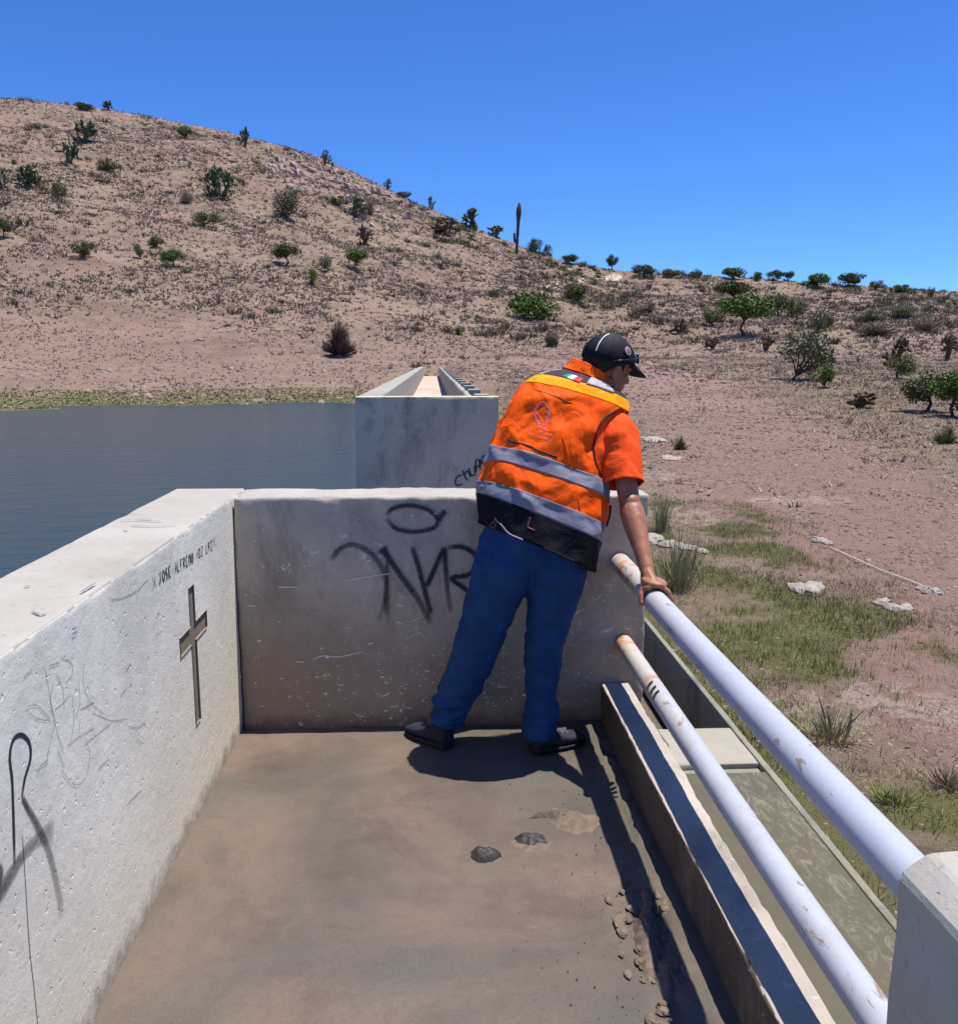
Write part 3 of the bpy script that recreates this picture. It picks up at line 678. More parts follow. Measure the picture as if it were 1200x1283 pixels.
stroke(mb, ink, [(560, 686), (578, 685), (594, 694), (598, 708), (586, 720), (566, 724), (576, 733), (596, 748)], plc, 0.0130, 1.1)
build_ink(mb, ink, 'graffiti', M['ink'], cross_wall, label='black sprayed oval and letters W R')
mb = MB(); ink = []
for k in range(190):
    x = random.uniform(290, 800); y = random.uniform(640, 900)
    if random.random() < 0.5: x = random.gauss(590, 60); y = random.gauss(860, 18)
    if not (292 < x < 800 and 636 < y < 902): continue
    L = random.choice((2, 3, 4, 6, 9)); sl = random.uniform(-0.35, 0.15)
    stroke(mb, ink, [(x, y), (x + L * 0.5, y + L * sl * 0.5 + random.uniform(-1, 1)), (x + L, y + L * sl)], plc, random.uniform(0.002, 0.0055), random.uniform(0.5, 1.2), n=2)
for s_ in ([(392, 826), (405, 821), (425, 822), (453, 816)], [(430, 728), (460, 722), (490, 718)], [(348, 735), (375, 735)], [(310, 758), (322, 759)], [(515, 778), (530, 772)], [(508, 800), (525, 792), (530, 797)], [(370, 828), (382, 829)]):
    stroke(mb, ink, s_, plc, 0.0034, 1.0)
build_ink(mb, ink, 'chip_marks', M['chalk'], cross_wall)

curb = rough_box('channel_kerb', M['curb'], XR, 0.855, -3.0, YC - 0.003, -1.3, 0.192, 0.016, 0.007, 0.007, 0.020, seed=3, fine=(1, 1.0, 3.7),
    label='low concrete kerb under the two white pipes on the right', cat='kerb')
kerb_side = m_concrete('muddy_shaded_kerb_face', (0.135, 0.108, 0.083), (0.07, 0.056, 0.045), stain=(0.21, 0.175, 0.14), grime=0.8, speck=0.25)  # mud stain, plus the inner face's shade darkened into the colour
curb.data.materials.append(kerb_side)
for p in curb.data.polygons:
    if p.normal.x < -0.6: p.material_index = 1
# near right post with bevelled edge
mb = MB(); x0, x1, y0, y1 = 0.73, 1.35, -0.6, 1.25
zc = [(-1.3, 0, 0), (0.792, 0, 0), (0.806, 0.008, 0.006), (0.832, 0.044, 0.03)]
ny = 60; nx = 24
prof = [(x0, -1.3), (x0, -0.5), (x0, 0.2)] + [(x0, 0.2 + 0.592 * k / 24) for k in range(1, 25)] + [(x0 + 0.004, 0.803), (x0 + 0.014, 0.812), (x0 + 0.028, 0.823), (x0 + 0.04, 0.831), (x0 + 0.05, 0.834)] + [(x0 + 0.05 + 0.57 * k / nx, 0.834) for k in range(1, nx + 1)] + [(x1, -1.3)]
V = []; ysn = [y0 + (y1 - y0) * k / ny for k in range(ny + 1)]
for yy in ysn:
    for (px_, pz_) in prof:
        n_ = (float(fbm(px_ * 12, yy * 12, pz_ * 12, 5, 3)) - 0.5) * 0.008
        V.append((px_ + n_ * (1 if pz_ < 0.8 else 0.4), yy, pz_ + (n_ if pz_ > 0.79 else 0)))
k_ = len(prof); F = [(i * k_ + j, i * k_ + j + 1, (i + 1) * k_ + j + 1, (i + 1) * k_ + j) for i in range(ny) for j in range(k_ - 1)]
F.append(tuple(range(k_))[::-1]); F.append(tuple(ny * k_ + j for j in range(k_)))
mb.add(V, F); post = mb.build('concrete_post', M['post'], None, label='chunky pale concrete post in the bottom right corner where the upper pipe ends', cat='post')

post.data.materials.append(M['cap_wall'])
for p in post.data.polygons:
    if p.normal.z > 0.5: p.material_index = 1
# channel floor (silt sheet, gently uneven)
gx = np.linspace(-0.86, 0.74, 120); gy = np.linspace(-2.5, 3.73, 330); GX, GY = np.meshgrid(gx, gy)
GZ = (fbm(GX * 2, GY * 2, None, 61, 4) - 0.5) * 0.012 + (fbm(GX * 14, GY * 14, None, 62, 3) - 0.5) * 0.004
GZ += 0.016 * sstep(0.42, 0.7, GX) * sstep(0.5, 0.65, fbm(GX * 7, GY * 5, None, 63, 4) + 0.1)
n0_, n1_ = GX.shape; ii = np.arange(n0_ - 1)[:, None] * n1_ + np.arange(n1_ - 1)[None, :]
me = mesh('channel_floor', np.stack([GX, GY, GZ], -1).reshape(-1, 3), np.stack([ii, ii + 1, ii + n1_ + 1, ii + n1_], -1).reshape(-1, 4))
link('channel_floor', me, M['silt'], None, True, kind='structure')

def lump(name, cx, cy, rx, ry, hz_, mat, seed, label, cat, z0=-0.004, n=44, flat=2.0, rug=0.5):
    u = np.linspace(0, 2 * np.pi, n, endpoint=False); rads = np.linspace(0, 1, 14)
    V = []; 
    for q in rads:
        for a in u:
            e = 1 + rug * (float(fbm(math.cos(a) * 1.6 + seed, math.sin(a) * 1.6, None, seed, 3)) - 0.5) * 2
            x = math.cos(a) * rx * q * e; y = math.sin(a) * ry * q * e
            h_ = hz_ * (1 - q ** flat) * (0.55 + 0.9 * float(fbm((cx + x) * 38, (cy + y) * 38, None, seed + 2, 3)))
            V.append((cx + x, cy + y, z0 + h_))
    F = [(i * n + k, i * n + (k + 1) % n, (i + 1) * n + (k + 1) % n, (i + 1) * n + k) for i in range(len(rads) - 1) for k in range(n)]
    F = [f[::-1] for f in F]
    return link(name, mesh(name, V, F), mat, None, True, label=label, cat=cat)
p = onz(608, 1073, 0); lump('mud_clod', p[0], p[1], 0.048, 0.038, 0.032, M['mud'], 4, 'dark wet mud clod lying alone on the silt, left of the other clod', 'mud clod', 0.0)['group'] = 'wet mud clods on the channel floor'
p = onz(665, 1054, 0); lump('mud_clod', p[0], p[1], 0.056, 0.038, 0.024, M['mud'], 9, 'dark wet mud clod ringed by silt, beside the cracked silt crust', 'mud clod', 0.0)['group'] = 'wet mud clods on the channel floor'
p = onz(664, 1058, 0); lump('silt_ring', p[0], p[1], 0.080, 0.052, 0.010, M['crust'], 12, 'flat ring of silt round the right-hand mud clod', 'silt')
p = onz(720, 1028, 0); lump('silt_crust', p[0], p[1], 0.11, 0.075, 0.024, M['crust'], 15, 'cracked raised crust of brown silt near the pipe shadow', 'silt', rug=0.9)
p = onz(690, 1022, 0); lump('silt_crust', p[0], p[1], 0.08, 0.020, 0.026, M['crust'], 19, 'thin ragged ridge of silt trailing left from the crust', 'silt', rug=1.0)
p = onz(812, 1180, 0); lump('silt_crust', p[0], p[1], 0.035, 0.13, 0.034, M['crust'], 23, 'crumbly silt lump inside the pipe shadow by the kerb', 'silt', rug=1.0)
p = onz(835, 1215, 0); lump('silt_crust', p[0], p[1], 0.06, 0.13, 0.020, M['crust'], 27, 'low crumbly silt heap nearest the camera beside the kerb', 'silt', rug=1.0)
# small grit
V = []; F = []
mb = MB()
for k in range(420):
    x = random.choice((random.gauss(0.48, 0.14), random.gauss(0.55, 0.1), random.gauss(0.6, 0.07))); y = random.uniform(1.2, 3.6); s_ = random.uniform(0.001, 0.0032)
    if k % 4 == 0: y = random.gauss(2.0, 0.35)
    if not -0.82 < x < 0.71: continue
    mb.ell((x, y, 0.003), [(s_, 0, 0), (0, s_ * 1.3, 0), (0, 0, s_ * 0.8)], 5, 3)
mb.build('silt_grit', M['crust'], None, kind='stuff', label='loose grit and crumbs scattered over the silt floor', cat='grit')

mb = MB(); rg = np.random.default_rng(77)
for k in range(150):
    y = rg.uniform(1.25, 2.6) if k % 3 else rg.normal(2.2, 0.12); x = rg.normal(0.60, 0.05) - 0.02 * math.sin(y * 7); s_ = rg.uniform(0.004, 0.019) ** 1.0
    if not 0.40 < x < 0.715: continue
    j0 = len(mb.V); mb.ell((0, 0, 0), [(s_, 0, 0), (0, s_ * rg.uniform(0.8, 2.0), 0), (0, 0, s_ * 0.55)], 8, 5); mb.V[-1] *= 1 + rg.normal(size=(len(mb.V[-1]), 1)) * 0.14; mb.V[-1] += (x, y, 0.004)
mb.build('silt_lumps', M['crust'], None, kind='stuff', label='crumbly lumps of disturbed silt along the foot of the kerb', cat='silt')
# pipes
def pipe(name, x, z, r, y0, y1, label, marks=False):
    P = []; R_ = []; n = 90
    for k in range(n + 1):
        yy = y0 + (y1 - y0) * k / n
        P.append((x + 0.0015 * math.sin(yy * 2.1), yy, z + 0.002 * math.sin(yy * 1.3 + 1))); R_.append(r)
    mb = MB(); mb.tube(P, R_, 40)
    o = mb.build(name, M['pipe'], None, True, label=label, cat='pipe', group='handrail pipes over the kerb')
    return o
pipe('handrail_pipe', 0.80, 0.735, 0.042, 1.20, YC + 0.02, 'upper thick white-blue handrail pipe with rust, gripped by the man')
lo_pipe = pipe('handrail_pipe', 0.826, 0.373, 0.038, -0.5, YC + 0.02, 'lower thinner white pipe just above the kerb')
mb = MB()                                                # three dark marks near the far end of the lower pipe
for k, yy in enumerate((3.13, 3.08, 3.035)):
    V = []
    for a in np.linspace(math.radians(200), math.radians(252), 8):
        for dy in (-0.008, 0.008):
            V.append((0.826 + 0.0395 * math.sin(a - math.radians(270)), yy + dy + (a - 3.9) * 0.02, 0.373 + 0.0395 * math.cos(a - math.radians(270))))
    mb.add(V, [(2 * i, 2 * i + 1, 2 * i + 3, 2 * i + 2) for i in range(7)])
mb.build('paint_mark', M['piping'], lo_pipe)

# side tank below the railing
XT = 1.66; ZT = -0.40
tank = empty('side_tank', (1.25, 3, -1.3), 'concrete side tank below the railing, brimming with murky green water', 'tank')
rough_box('outer_wall', M['rim'], XT - 0.034, XT, -0.5, 8.2, -1.7, ZT, 0.04, 0.003, 0.005, 0.006, parent=tank, seed=5, fine=(1, 1.5, 7.0))
rough_box('cross_beam', M['beam'], 0.858, XT - 0.036, 4.12, 4.56, -1.6, ZT - 0.004, 0.03, 0.003, 0.006, 0.01, parent=tank, seed=6)
rough_box('inner_ledge', M['rim'], 0.858, XT - 0.036, 4.03, 4.117, -1.6, ZT - 0.03, 0.03, 0.003, 0.006, 0.006, parent=tank, seed=7)
rough_box('inner_wall', M['rim'], 0.858, 0.93, 4.563, 8.2, -1.7, ZT - 0.01, 0.06, 0.003, 0.006, 0.006, parent=tank, seed=8)
rough_box('far_wall', M['rim'], 0.933, XT - 0.036, 8.0, 8.2, -1.7, ZT - 0.01, 0.06, 0.003, 0.006, 0.006, parent=tank, seed=9)
rough_box('tank_floor', M['recess'], 0.935, XT - 0.038, 4.565, 7.99, -1.7, -1.45, 0.1, 0.01, 0.006, 0.006, parent=tank, seed=10)
gx = np.linspace(0.858, XT - 0.035, 40); gy = np.linspace(-0.4, 4.028, 160); GX, GY = np.meshgrid(gx, gy); GZ = ZT - 0.007 + (fbm(GX * 6, GY * 4, None, 91, 3) - 0.5) * 0.008
n0_, n1_ = GX.shape; ii = np.arange(n0_ - 1)[:, None] * n1_ + np.arange(n1_ - 1)[None, :]
link('murky_water', mesh('murky_water', np.stack([GX, GY, GZ], -1).reshape(-1, 3), np.stack([ii, ii + 1, ii + n1_ + 1, ii + n1_], -1).reshape(-1, 4)), M['tank'], tank, True)

# ================================================================== FAR CHANNEL
YB = 12.2
canal = empty('far_channel', (0, YB, -1.2), 'raised concrete channel running away from the lake edge to the foot of the hill', 'channel')
hw = rough_box('head_wall', M['far_wall'], -1.06, 0.90, YB, YB + 0.22, -2.9, 1.105, 0.05, 0.006, 0.01, 0.015, parent=canal, seed=11)
YE = 72
def long_wall(name, x0, x1, z0, z1, zend, mat, seed):
    ys_ = np.concatenate([np.linspace(YB + 0.223, 20, 60), np.linspace(20, YE, 90)[1:]]); V = []; F = []
    for yy in ys_:
        u = (yy - YB) / (YE - YB); zt = z1 + (zend - z1) * u
        for (a, b_) in ((x0, z0), (x0, zt - 0.02), (x0 + 0.02, zt), (x1 - 0.02, zt), (x1, zt - 0.02), (x1, z0)):
            n_ = (float(vnoise(yy * 1.5, a * 9, None, seed)) - 0.5) * 0.02
            V.append((a + n_, yy, b_ + (n_ if b_ > z0 else 0)))
    for i in range(len(ys_) - 1):
        for k in range(5): F.append((i * 6 + k, (i + 1) * 6 + k, (i + 1) * 6 + k + 1, i * 6 + k + 1))
    F.append((5, 4, 3, 2, 1, 0)); o = (len(ys_) - 1) * 6; F.append(tuple(o + k for k in range(6)))
    return link(name, mesh(name, V, F), mat, canal)
long_wall('side_wall', -1.06, -0.72, -2.9, 1.10, 1.04, M['far_white'], 1)
rw = long_wall('side_wall', 0.50, 0.60, -0.8, 1.07, 1.02, M['far_white'], 2)
ys_ = YB + 0.225
# outer buttress piers of the right wall, one by one
yy = YB + 0.9; k = 0; proto = None
while yy < 52:
    mbp = MB(); mbp.box(0.603, 0.80, -0.26, 0.26, -1.6, 1.10)
    if proto is None:
        mbp.V[0][:, 1] += yy; proto = mbp.build('buttress', M['far_white'], canal)
        y0_ = yy
    else:
        c_ = proto.copy(); COL.objects.link(c_); c_.parent = canal; c_.location = (0, yy - y0_, -0.0008 * (yy - y0_))
    yy += 2.25
mb = MB(); mb.box(-0.718, 0.498, YB + 0.224, YE, -1.2, 0.30); mb.build('silted_bed', m_plain('pink_silt', (0.46, 0.37, 0.31), 0.9, var=0.25, vs=0.9, bmp=0.7, bs=6), canal)
mb = MB(); ink = []; NRM[0] = np.array([0, -1, 0.])
plb = lambda x, y, off: onY(x, y, YB) + np.array([0, -off - 0.012, 0])
for s_ in ([(579, 595), (573, 597), (570, 604), (573, 608), (580, 606)], [(579, 589), (583, 598), (586, 602)], [(581, 596), (585, 590), (590, 598)],
           [(587, 586), (590, 595), (595, 594), (594, 583)], [(597, 592), (596, 577), (601, 577), (602, 582), (597, 585)], [(602, 589), (600, 576)], [(603, 574), (607, 571), (608, 578), (604, 580), (603, 574)]):
    stroke(mb, ink, s_, plb, 0.011, 1.6, n=4)
build_ink(mb, ink, 'graffiti', M['ink'], hw, label='black handwritten word CHUPO')

# ================================================================== PLANTS
def leaf_quads(C, size, rg, up=0.4):
    """small leaf clump faces at points C"""
    n = len(C); d1_ = rg.normal(size=(n, 3)); d1_ /= np.linalg.norm(d1_, axis=1, keepdims=True)
    d2_ = rg.normal(size=(n, 3)); d2_ -= (d2_ * d1_).sum(1, keepdims=True) * d1_; d2_ /= np.linalg.norm(d2_, axis=1, keepdims=True)
    s = (size * rg.uniform(0.6, 1.4, n))[:, None]
    V = np.stack([C - d1_ * s, C + d2_ * s * 0.55, C + d1_ * s, C - d2_ * s * 0.55], 1).reshape(-1, 3)
    return V, np.arange(4 * n).reshape(-1, 4)
def crown_pts(kind, w, h, n, rg, zb):
    nc = int(rg.integers(9, 19)); an = np.array([rg.uniform(0.8, 1.2), rg.uniform(0.8, 1.2), rg.uniform(0.85, 1.2)])
    cs = rg.normal(size=(nc, 3)); cs /= np.linalg.norm(cs, axis=1, keepdims=True); cs *= rg.uniform(0.25, 1, (nc, 1)) ** 0.5
    if kind == 'umbrella': sc = np.array([w * 0.34, w * 0.34, h * 0.15]); cz = zb + h * 0.70; cr = np.array([w * 0.18, w * 0.18, h * 0.20])
    elif kind == 'tree': sc = np.array([w * 0.32, w * 0.32, h * 0.24]); cz = zb + h * 0.50; cr = np.array([w * 0.19, w * 0.19, h * 0.22])
    else: sc = np.array([w * 0.33, w * 0.33, h * 0.26]); cz = zb + h * 0.42; cr = np.array([w * 0.19, w * 0.19, h * 0.24])
    sc = sc * an; cr = cr * rg.uniform(0.8, 1.05); cs[:, 2] -= 0.3 * np.abs(cs[:, 0]) * rg.uniform(-0.6, 1)
    k = rg.integers(0, nc, n); q = rg.normal(size=(n, 3)); q /= np.linalg.norm(q, axis=1, keepdims=True); q *= rg.uniform(0, 1, (n, 1)) ** 0.45
    sz = rg.uniform(0.6, 1.25, nc)[k][:, None]
    P = cs[k] * sc + q * cr * sz; P[:, 2] += cz
    P = P[P[:, 2] > zb + 0.02 * h]; return P, cs * sc + np.array([0, 0, cz])
def plant(kind, base, w, h, mat, label, cat, seed, group=None):
    rg = np.random.default_rng(seed); base = np.asarray(base, float)
    nm = {'umbrella': 'mesquite_tree', 'tree': 'small_tree', 'shrub': 'shrub', 'dry': 'dry_shrub', 'cactus': 'prickly_pear', 'burnt': 'burnt_bush', 'agave': 'agave_plant', 'grass': 'grass_clump'}[kind]
    root = empty(nm, base, label, cat, group)
    if kind in ('umbrella', 'tree', 'shrub'):
        P, cs = crown_pts(kind, w, h, int(2600 + 600 * (kind != 'shrub')), rg, 0)
        V, F = leaf_quads(P, max(0.04, w * 0.022), rg)
        link('crown', mesh('crown', V + base, F), M[mat], root)
        mb = MB(); nt_ = 1 if kind == 'umbrella' else 2
        fk = np.array([0, 0, h * (0.36 if kind != 'shrub' else 0.1)]); r0 = 0.022 * w + 0.02
        lean = np.array([rg.uniform(-.1, .1) * w, 0, 0])
        mb.tube([base + (0, 0, -0.15), base + fk * 0.5 + lean, base + fk + lean * 0.4], [r0, r0 * 0.8, r0 * 0.7], 7)
        for c_ in cs[:9]:
            mid = fk * 0.6 + c_ * 0.45 + (0, 0, -0.02 * h); mb.tube([base + fk + lean * 0.4, base + mid + fk * 0.1, base + c_], [r0 * 0.55, r0 * 0.35, r0 * 0.12], 5)
        mb.build('trunk', M['bark'], root)
    elif kind in ('dry', 'burnt'):
        n = 900 if kind == 'burnt' else 420; V = []; F = []
        for i in range(n):
            a = rg.uniform(0, 2 * math.pi); t = rg.uniform(0, 1) ** 0.7; hh = h * rg.uniform(0.35, 1.0) * (1 - 0.35 * t) * (0.72 + 0.28 * math.sin(a * 2 + seed))
            tip = np.array([math.cos(a) * w * 0.5 * t, math.sin(a) * w * 0.5 * t, hh]); st = tip * rg.uniform(0, 0.45) * (1, 1, 0.9)
            bw = (0.0035 + 0.005 * w) * rg.uniform(0.6, 1.3); sd = np.array([-math.sin(a + rg.uniform(-1, 1)), math.cos(a), 0]) * bw
            md = (st + tip) / 2 + rg.normal(size=3) * 0.05 * h
            j = len(V); V += [base + st - sd, base + st + sd, base + md + sd, base + tip, base + md - sd]; F.append((j, j + 1, j + 2, j + 3, j + 4))
        link('twigs', mesh('twigs', V, F), M[mat], root)
        P, cs = crown_pts('shrub', w, h, 1500, rg, 0); V, F = leaf_quads(P, max(0.008, w * 0.016), rg)
        link('crown', mesh('crown', V + base, F), M[mat], root)
    elif kind == 'cactus':
        pads = []
        def grow(p, d, s, lv):
            d = d / np.linalg.norm(d); c_ = p + d * s * 0.85; pads.append((c_, d, s))
            if lv == 0: return
            for _ in range(rg.integers(2, 4)):
                nd_ = d + rg.normal(size=3) * 0.75 + np.array([0, 0, 0.25]); nd_ /= np.linalg.norm(nd_)
                grow(c_ + d * s * 0.7, nd_, s * rg.uniform(0.75, 0.95), lv - 1)
        for _ in range(4):
            grow(np.array([rg.uniform(-.12, .12) * w, rg.uniform(-.12, .12) * w, 0]), np.array([rg.normal() * 0.45, rg.normal() * 0.45, 1.0]), 1.0, 3)
        top = max(c_[2] + s for c_, d, s in pads); wid = max(np.percentile([abs(c_[0]) for c_, d, s in pads], 96) * 2, 0.5)
        mb = MB(); kz = h / top; kx = w / (wid + 1.0)
        for c_, d, s in pads:
            n_ = rg.normal(size=3); a = np.cross(d, n_); a /= np.linalg.norm(a); b2 = np.cross(d, a)
            sc = np.array([kx, kx, kz]); mb.ell(base + c_ * sc, [a * s * 0.6 * kx, b2 * s * 0.2 * kx, d * s * sc], 7, 5)
        mb.build('pads', M[mat], root, True)
    elif kind == 'agave':
        mb = MB()
        for i in range(26):
            a = i * 2.4; e = math.radians(rg.uniform(15, 80)); d = np.array([math.cos(a) * math.cos(e), math.sin(a) * math.cos(e), math.sin(e)]); L = 0.62 * max(w * 0.8, h)
            s_ = np.cross(d, (0, 0, 1)); s_ /= np.linalg.norm(s_)
            mb.add([base, base + d * L * 0.4 + s_ * L * 0.07, base + d * L, base + d * L * 0.4 - s_ * L * 0.07, base + d * L * 0.4 + (0, 0, -L * 0.04)], [(0, 1, 2, 4), (0, 4, 2, 3), (0, 3, 2, 1)])
        mb.build('leaves', M[mat], root)
    elif kind == 'grass':
        V = []; F = []
        for i in range(240):
            a = rg.uniform(0, 6.28); t = rg.uniform(0, 1) ** 0.5; b0 = np.array([math.cos(a), math.sin(a), 0]) * w * 0.3 * t * rg.uniform(0, 1)
            tip = b0 * 2.0 + np.array([rg.normal() * 0.24 * w, rg.normal() * 0.24 * w, h * rg.uniform(0.15, 0.85)])
            sd = np.array([math.cos(a * 3), math.sin(a * 3), 0]) * 0.0028; md = b0 * 1.3 + (tip - b0) * 0.5 + (0, 0, 0.06 * h)
            j = len(V); V += [base + b0 - sd, base + b0 + sd, base + md + sd * 0.8, base + tip, base + md - sd * 0.8]; F.append((j, j + 1, j + 2, j + 3, j + 4))
        link('blades', mesh('blades', V, F), M[mat], root)
    return root

